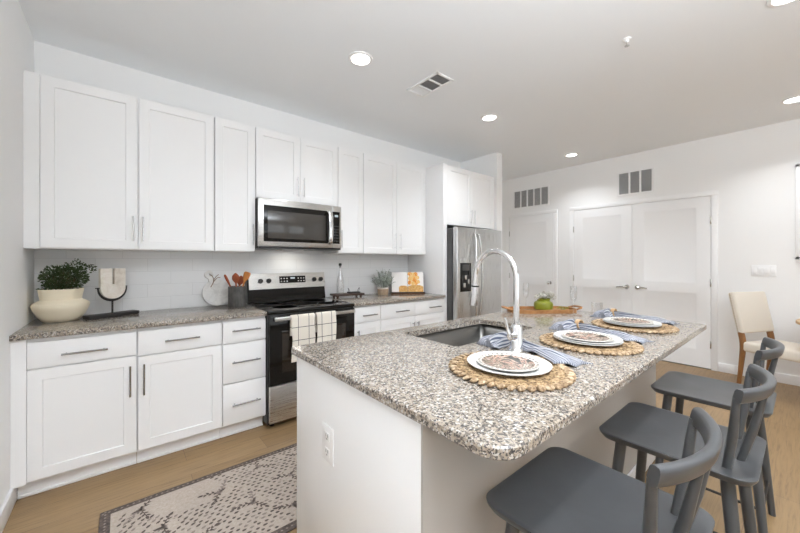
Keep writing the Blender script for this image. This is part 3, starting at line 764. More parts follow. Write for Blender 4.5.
# ------------------------------------------------------------------ tray with glasses and vase
TC = Vector((2.91, -1.975, ZI)); TA = R(-36)
t = thing('serving_tray', 'rounded acacia wood serving tray on the far end of the island', 'tray', TC)
mb = MB(TR(*TC, TA)); mb.prism(rrect(0, 0, .50, .212, .095, 8), 0, .008)
mb.build('tray_base', M['tray'], t)
mb = MB(TR(*TC, TA)); o_, i_ = rrect(0, 0, .51, .222, .10, 8), rrect(0, 0, .482, .194, .086, 8)
k = len(o_); vs = [(x, y, 0) for x, y in o_] + [(x, y, .026) for x, y in o_] + [(x, y, .026) for x, y in i_] + [(x, y, .0081) for x, y in i_]
mb.add(vs, [(r_ * k + i, r_ * k + (i + 1) % k, ((r_ + 1) % 4) * k + (i + 1) % k, ((r_ + 1) % 4) * k + i) for r_ in range(4) for i in range(k)]); mb.build('tray_rim', M['tray'], t)
for s_ in (-1, 1):
    mb = MB(TR(*TC, TA)); mb.tube(smooth_path([(s_ * .245, -.06, .022), (s_ * .285, -.05, .032), (s_ * .298, 0, .034), (s_ * .285, .05, .032), (s_ * .245, .06, .022)], 5), .007, 10); mb.build('handle', M['tray'], t)
def on_tray(x, y): v = Matrix.Rotation(TA, 4, 'Z') @ Vector((x, y, 0)); return (TC.x + v.x, TC.y + v.y, ZI + .0083)
p = Vector(on_tray(.025, .02)); t = thing('vase', 'squat olive green pottery vase of white blossoms on the wooden tray', 'vase', p)
mb = MB(Matrix.Translation(p)); mb.lathe([(0, 0), (.055, 0), (.066, .012), (.070, .040), (.064, .060), (.048, .070), (.045, .074), (.052, .090), (.047, .090), (.041, .074), (.043, .068), (.060, .055), (.064, .038), (.052, .010), (0, .008)], n=36); mb.build('vase_body', M['green'], t)
mb = MB(); mb2 = MB(); rr = random.Random(5)
for c in range(20):
    a = rr.random() * 6.28; q = p + Vector((rr.uniform(-.01, .055) * math.cos(a), .05 * math.sin(a) * rr.random(), .112 + rr.uniform(-.012, .014))); q += Vector((.77, -.636, 0)) * rr.uniform(-.04, .065)
    mb2.tube([p + Vector((0, 0, .03)), (p + Vector((0, 0, .08))) * .5 + q * .5, q], .0012, 5)
    for j in range(26):
        d = Vector((rr.gauss(0, 1), rr.gauss(0, 1), rr.gauss(0, 1))).normalized(); u = d.orthogonal().normalized(); w = d.cross(u); c0 = q + d * .017
        mb.add([c0, c0 + (u + w) * .004 + d * .002, c0 + u * .008, c0 + (u - w) * .004 + d * .002], [(0, 1, 2, 3)]); mb.add([c0, c0 + (-u + w) * .004 + d * .002, c0 - u * .008, c0 + (-u - w) * .004 + d * .002], [(0, 1, 2, 3)])
mb.build('blossom', M['petal'], t, 0); mb2.build('stem', M['leaf'], t)
def flute(x, y, z, label):
    t = thing('champagne_flute', label, 'glass', (x, y, z), 'champagne flutes on the island'); mb = MB(Matrix.Translation((x, y, z)))
    mb.lathe([(0, 0), (.032, 0), (.032, .002), (.006, .006), (.0035, .012), (.0035, .085), (.008, .092), (.020, .115), (.0235, .150), (.0215, .205), (.0205, .205), (.0225, .150), (.019, .116), (.007, .096), (0, .094)], n=28); mb.build('glass_bowl', M['thinglass'], t)
    mb = MB(Matrix.Translation((x, y, z))); mb.lathe([(0, .0945), (.0068, .0965), (.0187, .1165), (.0222, .150), (.0215, .185), (0, .185)], n=24); return t, mb
p = on_tray(-.105, .035); flute(*p, 'clear champagne flute standing on the tray left of the green vase')
flute(2.945, -2.195, ZI, 'clear champagne flute standing on the granite in front of the tray')
p = Vector((3.08, -2.30, ZI)); t = MB(Matrix.Translation(p)).lathe([(0, 0), (.032, 0), (.034, .004), (.037, .085), (.0355, .085), (.0325, .006), (0, .006)], n=28).build('tumbler', M['thinglass'], loc=p); tag(t, 'clear glass tumbler behind the folded napkin at the far island end', 'glass')
p = Vector(on_tray(.165, .0)); t = thing('herb_sprig', 'small green sprig lying at the right end of the tray', 'plant', p); mb = MB(); rr = random.Random(9)
for i in range(26):
    q = p + Vector((rr.uniform(-.03, .03), rr.uniform(-.025, .025), .006 + rr.random() * .020)); d = Vector((rr.uniform(-1, 1), rr.uniform(-1, 1), rr.uniform(-.2, .6))).normalized(); s_ = d.orthogonal().normalized()
    mb.add([q, q + d * .008 + s_ * .005, q + d * .018, q + d * .008 - s_ * .005], [(0, 1, 2, 3)])
mb.build('leaves', M['green'], t, 0); MB().tube([p + Vector((-.03, 0, .0015)), p + Vector((0, .01, .004)), p + Vector((.03, 0, .0015))], .0015, 5).build('stem', M['leaf'], t)

# ------------------------------------------------------------------ things on the left counter
ZC = .8985
def leafy(c, rad, zr, n, size, rr, mb, tw=None, base=None, shape=lambda a, b: 1.0):
    for i in range(n):
        while True:
            d = Vector((rr.uniform(-1, 1), rr.uniform(-1, 1), rr.uniform(-1, 1)))
            if d.length <= 1 and d.length > .25: break
        q = Vector((c[0] + d.x * rad[0], c[1] + d.y * rad[1], c[2] + d.z * zr + rr.gauss(0, .006)))
        ax = (Vector((d.x, d.y, d.z * .6 + .35)) + Vector((rr.gauss(0, .5), rr.gauss(0, .5), rr.gauss(0, .4)))).normalized(); sd_ = ax.cross(Vector((rr.gauss(0, 1), rr.gauss(0, 1), rr.gauss(0, 1)))).normalized(); nn = ax.cross(sd_)
        s_ = size * rr.uniform(.7, 1.25)
        mb.add([q, q + ax * s_ * .45 + sd_ * s_ * .36 + nn * s_ * .1, q + ax * s_, q + ax * s_ * .45 - sd_ * s_ * .36 + nn * s_ * .1], [(0, 1, 2), (0, 2, 3)])
p = Vector((.146, -.19, ZC)); t = thing('potted_plant', 'cream two-tier stoneware planter of dark green boxwood at the left wall', 'potted plant', p, )
mb = MB(Matrix.Translation(p)); mb.lathe([(0, 0), (.082, 0), (.090, .004), (.112, .035), (.130, .075), (.137, .100), (.134, .112), (.122, .122), (.103, .132), (.098, .138), (.101, .160), (.108, .205), (.103, .205), (.095, .165), (.093, .140), (0, .14)], n=48); mb.build('planter', M['cream_cer'], t)
MB(Matrix.Translation(p)).lathe([(0, .150), (.09, .150), (.098, .190), (0, .196)], n=32).build('soil', M['soil'], t)
rr = random.Random(3); mb = MB(); leafy((p.x + .012, p.y, ZC + .275), (.112, .10), .072, 1050, .019, rr, mb)
leafy((p.x + .125, p.y + .01, ZC + .335), (.035, .03), .03, 60, .017, rr, mb); leafy((p.x + .07, p.y, ZC + .35), (.05, .05), .03, 90, .017, rr, mb)
leafy((p.x, p.y, ZC + .212), (.10, .09), .025, 260, .018, rr, mb)
mb.build('foliage', M['leaf'], t, 0)
mb = MB()
for i in range(22):
    a = i * 2.4; r_ = .02 + .07 * rr.random(); mb.tube([p + Vector((r_ * .5 * math.cos(a), r_ * .5 * math.sin(a), .18)), p + Vector((r_ * math.cos(a) + .01, r_ * math.sin(a), .26 + .06 * rr.random()))], .0015, 5)
mb.build('stem', M['twig'], t)

p = Vector((.397, -.193, ZC)); A_ = R(28)
t = thing('sculpture', 'pale slotted stone tablet in a black metal cradle on a black plinth', 'sculpture', p)
T = TR(*p, A_)
MB(T).box(-.148, .148, -.04, .04, 0, .024, .002).build('plinth', M['blackmetal'], t)
mb = MB(T); mb.cyl((0, 0, .024), (0, 0, .115), .0055, n=12); mb.build('post', M['blackmetal'], t)
mb = MB(T); P = [(.083 * math.cos(a), 0, .197 + .083 * math.sin(a)) for a in [R(180 + 180 * i / 20) for i in range(21)]]
P = [(-.083, 0, .2)] + P + [(.083, 0, .2)]
mb.tube(P, [.0045, .0055] + [.0055 + .004 * math.sin(PI * i / 20) for i in range(21)] + [.0045], 10); mb.tube([(-.097, 0, .200), (-.068, 0, .200)], .004, 8); mb.tube([(.072, 0, .204), (.090, 0, .204)], .0045, 8); mb.build('cradle', M['blackmetal'], t)
mb = MB(T @ Matrix.Translation((0, .012, .197)) @ Matrix.Rotation(R(90), 4, 'X'))
out = [(.074 * math.cos(a), .074 * math.sin(a)) for a in [R(180 + 180 * i / 24) for i in range(25)]] + [(.074, .135), (.007, .135), (.007, .028), (-.007, .028), (-.007, .135), (-.074, .135)]
mb.prism(out, 0, .024); mb.build('stone_tablet', M['stone'], t, 30)

# round marble board leaning on the tile
p = Vector((1.075, -.06, ZC)); lean = R(9)
t = thing('cutting_board', 'round grey marble serving board with leather loop leaning on the tile', 'cutting board', p)
T = Matrix.Translation((1.078, -.048, ZC + .002)) @ Matrix.Rotation(-lean, 4, 'X') @ Matrix.Rotation(R(90), 4, 'X')
out = []; cxh, cyh = -.062, .277
import cmath
ax_ = Vector((cxh, cyh - .112)).normalized(); an = math.atan2(ax_.y, ax_.x)
for i in range(49):
    a = an + R(13) + R(334) * i / 48; out.append((.112 * math.cos(a), .112 + .112 * math.sin(a)))
hc = Vector((0, .112)) + ax_ * .165
for i in range(17):
    a = an - R(148) + R(296) * i / 16; out.append((hc.x + .034 * math.cos(a), hc.y + .034 * math.sin(a)))
hh_ = [(hc.x + .012 * math.cos(-R(30) * i), hc.y + .012 * math.sin(-R(30) * i)) for i in range(12)]
mb = MB(T); mb.prism(out, 0, .015, holes=[hh_]); mb.build('board', M['marble'], t, 40)
mb = MB(T); mb.tube(smooth_path([(hc.x, hc.y, .017), (hc.x + .022, hc.y - .012, .021), (hc.x + .034, hc.y - .05, .020), (hc.x + .022, hc.y - .085, .019), (hc.x + .008, hc.y - .108, .019)], 6), .0028, 8)
mb.tube(smooth_path([(hc.x + .034, hc.y - .045, .020), (hc.x + .055, hc.y - .015, .022), (hc.x + .072, hc.y - .002, .020)], 5), .0026, 8); mb.tube(smooth_path([(hc.x + .034, hc.y - .06, .020), (hc.x + .062, hc.y - .03, .022), (hc.x + .085, hc.y - .028, .020)], 5), .0026, 8); mb.build('leather_loop', M['leather'], t)

p = Vector((1.193, -.222, ZC)); mb = MB(Matrix.Translation(p)); n = 72; rows = [(0, .066), (.004, .069), (.165, .069), (.172, .067), (.172, .061), (.012, .061), (.012, 0.0001)]
vs = []
for j, (z, r_) in enumerate(rows):
    for i in range(n):
        a = 2 * PI * i / n; r2 = r_ - (.0045 * (i % 4 == 0)) if 1 <= j <= 2 else r_; vs.append((r2 * math.cos(a), r2 * math.sin(a), z))
fs = [(j * n + i, j * n + (i + 1) % n, (j + 1) * n + (i + 1) % n, (j + 1) * n + i) for j in range(len(rows) - 1) for i in range(n)] + [tuple(range(n))[::-1]]
mb.add(vs, fs); tag(mb.build('utensil_crock', M['crock'], loc=p), 'dark grey ribbed utensil crock beside the range', 'crock')
def spoon(tip, foot, kind, label, m):
    t = thing('wooden_utensil', label, 'utensil', p, 'wooden utensils in the crock'); tip = p + Vector(tip); foot = p + Vector((*foot, .0165))
    v = (tip - foot); L = v.length; v.normalize(); mb = MB()
    n_h = tip - v * .075
    mb.tube([foot, foot + v * L * .4, n_h], [.006, .006, .007], 10); mb.build('handle', m, t)
    mb = MB(); side = v.cross(Vector((.62, .78, 0))).normalized(); P = [n_h - v * .004 + v * (.083 * i / 10) for i in range(11)]
    wd = {'spoon': [.007, .012, .019, .024, .0265, .027, .0265, .024, .019, .012, .004], 'flat': [.007, .010, .015, .019, .0215, .023, .024, .0245, .0245, .024, .018], 'stick': [.0075, .008, .0085, .009, .0095, .0095, .0095, .0095, .009, .008, .005]}[kind]
    mb.tube(P, [q * 1.18 for q in wd], 14, up=side, flat=.30 if kind != 'stick' else .7); mb.build('utensil_head', m, t)
spoon((-.092, .010, .268), (.02, .015), 'stick', 'slim dark red wooden utensil leaning furthest left in the crock', M['spoon'])
spoon((-.023, -.040, .281), (-.01, -.044), 'spoon', 'dark red wooden spoon with round bowl, second from left in the crock', M['spoon'])
spoon((.044, .047, .254), (0, .042), 'spoon', 'red wooden spoon leaning right behind the amber spatula', M['spoon'])
spoon((.078, -.021, .286), (-.015, -.018), 'flat', 'amber wooden spatula leaning furthest right in the crock', M['spoon2'])

# ------------------------------------------------------------------ things on the right counter
p = Vector((2.27, -.20, ZC)); t = thing('wooden_riser', 'low dark wooden riser on short feet beside the range', 'stand', p)
T = TR(*p, R(-6))
mb = MB(T); mb.box(-.165, .165, -.075, .075, .026, .046, .004); mb.build('board', M['darkwood'], t)
for x in (-.13, .13):
    for y in (-.05, .05): mb = MB(T); mb.tube([(x, y, 0), (x, y, .027)], [.011, .015], 12); mb.build('foot', M['darkwood'], t)
p2 = Vector((2.205, -.165, ZC + .0462)); t = thing('glass_bottle', 'tall clear glass bottle with black stopper on the dark riser', 'bottle', p2)
mb = MB(Matrix.Translation(p2)); mb.lathe([(0, 0), (.036, 0), (.040, .006), (.040, .10), (.036, .15), (.020, .20), (.013, .235), (.013, .285), (.015, .29), (.011, .29), (.010, .24), (.016, .20), (.032, .15), (.036, .10), (.036, .008), (0, .008)], n=28); mb.build('bottle_glass', M['thinglass'], t)
mb = MB(Matrix.Translation(p2)); mb.lathe([(0, .27), (.0095, .27), (.0095, .2905), (.016, .291), (.017, .305), (.012, .314), (0, .316)], n=18); mb.build('stopper', M['black'], t)
p2 = Vector((2.335, -.22, ZC + .0462)); t = thing('small_dish', 'small black metal dish with two upright wire handles on the riser', 'dish', p2)
mb = MB(TR(*p2, R(-6))); mb.prism(rrect(0, 0, .13, .085, .02, 4), 0, .014); mb.build('dish_body', M['blackmetal'], t)
for x in (-.05, .05):
    mb = MB(TR(*p2, R(-6))); sgn = -1 if x < 0 else 1
    mb.tube(smooth_path([(x, -.015, .012), (x + sgn * .006, -.012, .035), (x + sgn * .016, 0, .055), (x + sgn * .006, .012, .035), (x, .015, .012)], 4), .0022, 8); mb.build('handle', M['blackmetal'], t)
p = Vector((2.765, -.16, ZC)); t = thing('potted_plant', 'small pale sage plant in a tan woven pot left of the cookbook', 'potted plant', p)
mb = MB(Matrix.Translation(p)); mb.lathe([(0, 0), (.058, 0), (.062, .02), (.065, .062), (.060, .066), (.056, .06), (0, .058)], n=36); mb.build('pot', M['tan_weave'], t)
MB(Matrix.Translation(p)).lathe([(.0655, .066), (.0665, .082), (.060, .082), (.060, .066), (0, .066)], n=36).build('pot_rim', M['stone'], t)
rr = random.Random(4); mb = MB(); mb2 = MB()
for i in range(60):
    a = rr.random() * 6.28; r_ = .03 + .105 * math.sqrt(rr.random()); z1 = .30 - .9 * r_ * r_ / .11 + rr.uniform(-.05, .02); q0 = p + Vector((r_ * .4 * math.cos(a), r_ * .4 * math.sin(a), .06)); q1 = p + Vector((r_ * math.cos(a), r_ * math.sin(a), max(.14, z1)))
    mb2.tube([q0, q0 * .5 + q1 * .5 + Vector((0, 0, .02)), q1], .0012, 5)
    for j in range(11):
        f = .3 + .7 * j / 10; q = q0.lerp(q1, f) + Vector((0, 0, .02 * math.sin(f * PI))); ax = Vector((rr.gauss(0, 1), rr.gauss(0, 1), rr.uniform(.1, 1))).normalized(); s_ = ax.orthogonal().normalized(); l = rr.uniform(.016, .026)
        mb.add([q, q + ax * l * .5 + s_ * l * .22, q + ax * l, q + ax * l * .5 - s_ * l * .22], [(0, 1, 2, 3)])
mb.build('foliage', M['sage'], t, 0); mb2.build('stem', M['sage'], t)

# cookbook on its stand, turned across the corner
pa, pb = Vector((2.882, -.165)), Vector((3.205, -.385)); c = (pa + pb) / 2; A_ = math.atan2(pb.y - pa.y, pb.x - pa.x); wB = (pb - pa).length
t = thing('book_stand', 'wooden easel stand holding the open cookbook in the counter corner', 'stand', (c.x, c.y, ZC))
T = TR(c.x, c.y, ZC, A_); tl = R(15)
TB = T @ Matrix.Translation((0, -.015, .0)) @ Matrix.Rotation(-tl, 4, 'X')
MB(TB).box(-wB / 2, wB / 2, .004, .016, .012, .262, .003).build('back_board', M['darkwood'], t)
MB(T).box(-wB / 2, wB / 2, -.060, .012, 0, .014, .003).build('ledge', M['spoon2'], t)
MB(T).box(-wB / 2, wB / 2, -.064, -.056, .004, .026, .002).build('lip', M['darkwood'], t)
t2 = thing('cookbook', 'open cookbook with orange food photographs propped on the wooden stand', 'book', (c.x, c.y, ZC + .016))
for s_, nm in ((-1, 'left_page'), (1, 'right_page')):
    mb = MB(TB); nx = 8; vs = []; hw = wB / 2 - .008
    for i in range(nx + 1):
        u = i / nx; d_ = .003 + .012 * math.sin(min(1, u * 1.4) * PI) * .5 + .005 * (1 - u)
        for z in (.018, .258): vs.append((s_ * (.002 + hw * u), -d_ - .002, z))
    for i in range(nx + 1):
        u = i / nx
        for z in (.018, .258): vs.append((s_ * (.002 + hw * u), .0025, z))
    k = 2 * (nx + 1); fs = []
    for i in range(nx):
        a = 2 * i; fs += [(a, a + 2, a + 3, a + 1), (k + a, k + a + 1, k + a + 3, k + a + 2), (a, k + a, k + a + 2, a + 2), (a + 1, a + 3, k + a + 3, k + a + 1)]
    fs += [(0, 1, k + 1, k), (2 * nx, k + 2 * nx, k + 2 * nx + 1, 2 * nx + 1)]
    mb.add(vs, fs, 0)
    # printed pictures follow the page curve just above it
    def pic(u0, u1, z0, z1, mi, blob=0):
        N = 16; vs = []; 
        for i in range(N + 1):
            u = u0 + (u1 - u0) * i / N; d_ = .003 + .012 * math.sin(min(1, u * 1.4) * PI) * .5 + .005 * (1 - u)
            h_ = 0 if not blob else (z1 - z0) * .22 * (abs(2 * i / N - 1) ** 3)
            for z in (z0, z1 - h_): vs.append((s_ * (.002 + hw * u), -d_ - .0032, z))
        mb.add(vs, [(2 * i, 2 * i + 2, 2 * i + 3, 2 * i + 1) for i in range(N)], mi)
    if s_ < 0: pic(.0, .55, .020, .095, 1, 1)
    else:
        pic(.0, .97, .020, .102, 1, 1)
        for cu, cz, cr, mi in ((.13, .235, .024, 2), (.30, .222, .030, 3), (.50, .230, .026, 2), (.18, .180, .031, 3), (.40, .172, .033, 2), (.60, .190, .026, 3), (.12, .130, .026, 2), (.30, .122, .026, 3), (.50, .132, .030, 2), (.66, .140, .022, 3)):
            vs = []
            for i in range(18):
                a = 2 * PI * i / 18; u = max(.004, cu + cr / hw * math.cos(a)); vs.append((s_ * (.002 + hw * u), -(.003 + .012 * math.sin(min(1, u * 1.4) * PI) * .5 + .005 * (1 - u)) - (.0032 if mi == 2 else .0035), min(.256, cz + cr * math.sin(a))))
            mb.add(vs, [tuple(range(18))], mi)
    mb.build(nm, [M['page'], M['bread'], M['fruit'], M['fruit2']], t2, 40)

# ------------------------------------------------------------------ rug
RX0, RX1, RY0, RY1 = .362, 2.55, -1.70, -.985
mb = MB(); zr = .008
mb.box(RX0, RX1, RY0, RY1, .0005, zr, .002, 1)
def flat(poly, z, mi): mb.add([(x, y, z) for x, y in poly], [tuple(range(len(poly)))], mi)
bd = .042
flat([(RX0 + bd, RY0 + bd), (RX1 - bd, RY0 + bd), (RX1 - bd, RY1 - bd), (RX0 + bd, RY1 - bd)], zr + .0006, 0)
rr = random.Random(21)
def leaf(x, y, a, L, w, mi, z=None):
    z = z or zr + .0012
    ca, sa = math.cos(a), math.sin(a); P = []
    for f, s_ in ((0, 0), (.25, 1), (.55, 1), (.8, .6), (1, 0), (.8, -.6), (.55, -1), (.25, -1)): P.append((x + ca * f * L - sa * s_ * w * .5, y + sa * f * L + ca * s_ * w * .5))
    if all(RX0 + bd < q[0] < RX1 - bd and RY0 + bd < q[1] < RY1 - bd for q in P): flat(P, z, mi)
def stemline(pts, w, mi):
    for (x0, y0), (x1, y1) in zip(pts, pts[1:]):
        d = Vector((x1 - x0, y1 - y0));
        if d.length < 1e-5: continue
        n_ = Vector((-d.y, d.x)).normalized() * w / 2; P = [(x0 + n_.x, y0 + n_.y), (x0 - n_.x, y0 - n_.y), (x1 - n_.x, y1 - n_.y), (x1 + n_.x, y1 + n_.y)]
        if all(RX0 + bd < q[0] < RX1 - bd and RY0 + bd < q[1] < RY1 - bd for q in P): flat(P, zr + .0010, mi)
def sprig(x, y, a, L, npair, mi):
    cv = rr.uniform(-2.5, 2.5); pts = []; px, py, aa = x, y, a
    for i in range(npair * 2 + 1): pts.append((px, py)); st = L / (npair * 2); aa += cv * st * 2; px += math.cos(aa) * st; py += math.sin(aa) * st
    stemline(pts, .004, mi)
    for i in range(1, npair * 2, 1):
        qx, qy = pts[i]; dirn = math.atan2(pts[i + 1][1] - qy, pts[i + 1][0] - qx); sg = 1 if i % 2 else -1
        leaf(qx, qy, dirn + sg * R(48), rr.uniform(.018, .026), .0105, mi)
    leaf(pts[-1][0], pts[-1][1], aa, .030, .014, mi)
def flower(x, y, r, mi, n=6):
    for i in range(n): leaf(x, y, 2 * PI * i / n + .3, r, r * .55, mi)
# rows of single little leaves
yy = RY0 + .06; row = 0
while yy < RY1 - .05:
    xx = RX0 + .07 + (row % 2) * .016
    while xx < RX1 - .07:
        k_ = math.sin(xx * 5.2 + 1.2) + math.sin(yy * 9 + xx * 3.0)
        if k_ > -1.3 and rr.random() < .92: leaf(xx + rr.uniform(-.004, .004), yy + rr.uniform(-.004, .004), R(20) + .5 * math.sin(xx * 4), rr.uniform(.019, .028), .0125, 1 if rr.random() < .7 else 2)
        xx += .036
    yy += .024; row += 1
def clear(x, y, r):     # plain ground where a motif goes
    P = [(x + r * math.cos(i * .6283), y + r * .8 * math.sin(i * .6283)) for i in range(10)]
    if all(RX0 + bd < q[0] < RX1 - bd and RY0 + bd < q[1] < RY1 - bd for q in P): flat(P, zr + .0014, 0); return True
spots = [(.52, -1.09), (.60, -1.30), (.86, -1.20), (.98, -1.40), (1.10, -1.10), (1.22, -1.30), (1.36, -1.14), (1.42, -1.42), (.72, -1.48), (1.6, -1.2), (1.75, -1.45), (1.95, -1.15), (2.15, -1.4), (2.3, -1.15), (1.14, -1.55), (.5, -1.55)]
for x, y in spots:
    if not clear(x, y, .062): continue
    zsave = zr
    zr2 = zr + .0010; zr = zr2
    a = rr.random() * 6.28
    for j in range(3): sprig(x, y, a + j * 2.1 + rr.uniform(-.5, .5), .075, 3, 1 if j else 2)
    flower(x, y, .020, 2, 8); leaf(x, y, a, .04, .014, 1, zr + .0016)
    zr = zsave
# border studs
n = 90
for i in range(n):
    x = RX0 + (RX1 - RX0) * (i + .5) / n
    for y in (RY0 + .021, RY1 - .021): flat([(x - .007, y), (x, y - .006), (x + .007, y), (x, y + .006)], zr + .0006, 2)
for i in range(30):
    y = RY0 + (RY1 - RY0) * (i + .5) / 30
    for x in (RX0 + .021, RX1 - .021): flat([(x - .006, y), (x, y - .007), (x + .006, y), (x, y + .007)], zr + .0006, 2)
o = mb.build('rug', [M['rug'], M['rugdark'], M['rugmid']], loc=(1.45, -1.34, 0), smooth=0); tag(o, 'oatmeal runner rug with dark brown leaf sprigs and a dark border on the floor', 'rug')

# ------------------------------------------------------------------ stools (front towards +y, origin on the floor below the seat)
def make_stool():
    t = thing('counter_stool', '', 'stool', (0, 0, 0))
    # dished seat
    mb = MB(); N = 40; rings = 9; w, d_ = .430, .430; vs = []; fs = []
    base = rrect(0, 0, w, d_, .05, 7); N = len(base)
    def outline(f): return [(x * f * (1 + .035 * y / d_), y * f) for x, y in base]
    def zd(f): return .628 - .011 * (1 - f ** 2.5)
    fr = [0.001, .25, .5, .7, .85, .94, .985]
    for f in fr:
        for x, y in outline(f): vs.append((x, y, zd(f)))
    for f, z in ((1.0, .6265), (.998, .621), (.955, .605), (.001, .603)):
        for x, y in outline(f): vs.append((x, y, z))
    k = len(fr) + 4
    for r_ in range(k - 1):
        for i in range(N): fs.append((r_ * N + i, r_ * N + (i + 1) % N, (r_ + 1) * N + (i + 1) % N, (r_ + 1) * N + i))
    fs.append(tuple(range(N))); fs.append(tuple((k - 1) * N + i for i in range(N)))
    mb.add(vs, fs); mb.build('seat', M['stool'], t, 50)
    for sx in (-1, 1):
        for sy in (-1, 1):
            MB().tube([(sx * .15, sy * .145, .6045), (sx * .178, sy * .172, .30), (sx * .205, sy * .198, 0)], [.0185, .0175, .0135], 14).build('leg', M['stool'], t)
    def legpt(sx, sy, z): f = 1 - z / .603; return Vector((sx * (.15 + .055 * f), sy * (.145 + .053 * f), z))
    for sx in (-1, 1): MB().tube([legpt(sx, -1, .20), legpt(sx, 1, .20)], .006, 10).build('stretcher', M['blackmetal'], t)
    MB().tube([legpt(-1, 1, .26), legpt(1, 1, .26)], .008, 10).build('stretcher', M['blackmetal'], t)
    MB().tube([legpt(-1, -1, .17), legpt(1, -1, .17)], .006, 10).build('stretcher', M['blackmetal'], t)
    # bent crest rail
    Rr = (.198 ** 2 + .056 ** 2) / (2 * .056); am = math.asin(.198 / Rr)
    pts = [Vector((Rr * math.sin(am * k / 14), -.230 + Rr * (1 - math.cos(am * k / 14)), .872)) for k in range(-14, 15)]
    mb = MB(); n = len(pts); vs = []; L = 16
    for i, p in enumerate(pts):
        tn = (pts[min(i + 1, n - 1)] - pts[max(i - 1, 0)]).normalized(); nr = Vector((tn.y, -tn.x, 0))
        for j in range(L):
            a = 2 * PI * j / L; e = 2 / 3.4; ca, sa = math.cos(a), math.sin(a); ez = math.copysign(abs(sa) ** e, sa)
            vs.append(p + nr * (.0125 * math.copysign(abs(ca) ** e, ca)) + Vector((0, 0, .0225 * ez)) + nr * .005 * ez)
    fs = [(i * L + j, i * L + (j + 1) % L, (i + 1) * L + (j + 1) % L, (i + 1) * L + j) for i in range(n - 1) for j in range(L)] + [tuple(range(L))[::-1], tuple((n - 1) * L + j for j in range(L))]
    mb.add(vs, fs); mb.build('crest_rail', M['stool'], t, 45)
    for bx, by, tx, ty, r_ in ((-.138, -.142, -.187, -.170, .0115), (.138, -.142, .187, -.170, .0115), (-.050, -.165, -.068, -.222, .0105), (.050, -.165, .068, -.222, .0105)):
        MB().tube([(bx, by, .612), (bx * .5 + tx * .5, by * .5 + ty * .5 - .004, .74), (tx, ty, .864)], [r_, r_ * 1.1, r_ * .8], 12).build('spindle', M['stool'], t)
    return t
st = make_stool()
spot = [(1.425, -2.893, 0, 'grey spindle-back counter stool nearest the camera, below the rounded island corner'), (2.080, -2.948, 0, 'grey spindle-back counter stool in the middle of the three at the island'), (2.775, -2.948, 0, 'grey spindle-back counter stool furthest along the island, nearest the dining chair')]
stools = [st] + [copy_tree(st) for _ in range(2)]
for o, (x, y, a, l) in zip(stools, spot): o.location = (x, y, 0); o.rotation_euler.z = R(a); tag(o, l, 'stool', 'grey counter stools at the island')

# ------------------------------------------------------------------ dining chair and table
t = thing('dining_chair', 'cream upholstered dining chair with nailhead trim and oak legs', 'chair', (0, 0, 0))
mb = MB(); mb.box(-.225, .225, -.31, .20, .385, .485, .028, seg=4); mb.build('seat', M['cream_fab'], t, 50)
TBk = Matrix.Translation((0, .215, .56)) @ Matrix.Rotation(R(-11), 4, 'X')
mb = MB(TBk); mb.box(-.225, .225, -.03, .03, 0, .41, .018, seg=4); mb.build('backrest', M['cream_fab'], t, 50)
for s_ in (-1, 1):
    mb = MB(TBk)
    for i in range(24): mb.ball((s_ * .2255, .012, .015 + i * .0165), .0048, 8, 6, 0, (.6, 1, 1))
    mb.build('nailhead_trim', M['nail'], t)
for s_ in (-1, 1):
    mb = MB(); pth = smooth_path([(s_ * .20, .245, 0), (s_ * .20, .222, .22), (s_ * .20, .205, .42), (s_ * .20, .212, .52), (s_ * .20, .235, .62)], 5); k = len(pth)
    mb.tube(pth, [.014 + .010 * min(1, i / (k * .55)) for i in range(k)], 10, up=(1, 0, 0), flat=1.1); mb.build('rear_leg', M['oakleg'], t)
    mb = MB(); mb.tube([(s_ * .195, -.275, 0), (s_ * .195, -.27, .40)], [.014, .022], 12); mb.build('front_leg', M['oakleg'], t)
t.location = (5.315, -3.13, 0); t.rotation_euler.z = R(-26)
p = Vector((5.12, -3.76, 0)); t = thing('dining_table', 'round wooden dining table whose edge enters at the right border', 'table', p)
MB(Matrix.Translation(p)).lathe([(0, .722), (.54, .722), (.562, .730), (.562, .748), (.558, .752), (0, .752)], n=72).build('table_top', M['grain_table'], t)
mb = MB(Matrix.Translation(p)); mb.lathe([(0, .03), (.11, .03), (.06, .10), (.05, .60), (.09, .7215), (0, .7215)], n=28); mb.build('pedestal', M['grain_table'], t)
mb = MB(Matrix.Translation(p)); mb.lathe([(0, 0), (.27, 0), (.27, .02), (.25, .03), (0, .03)], n=40); mb.build('table_foot', M['grain_table'], t)

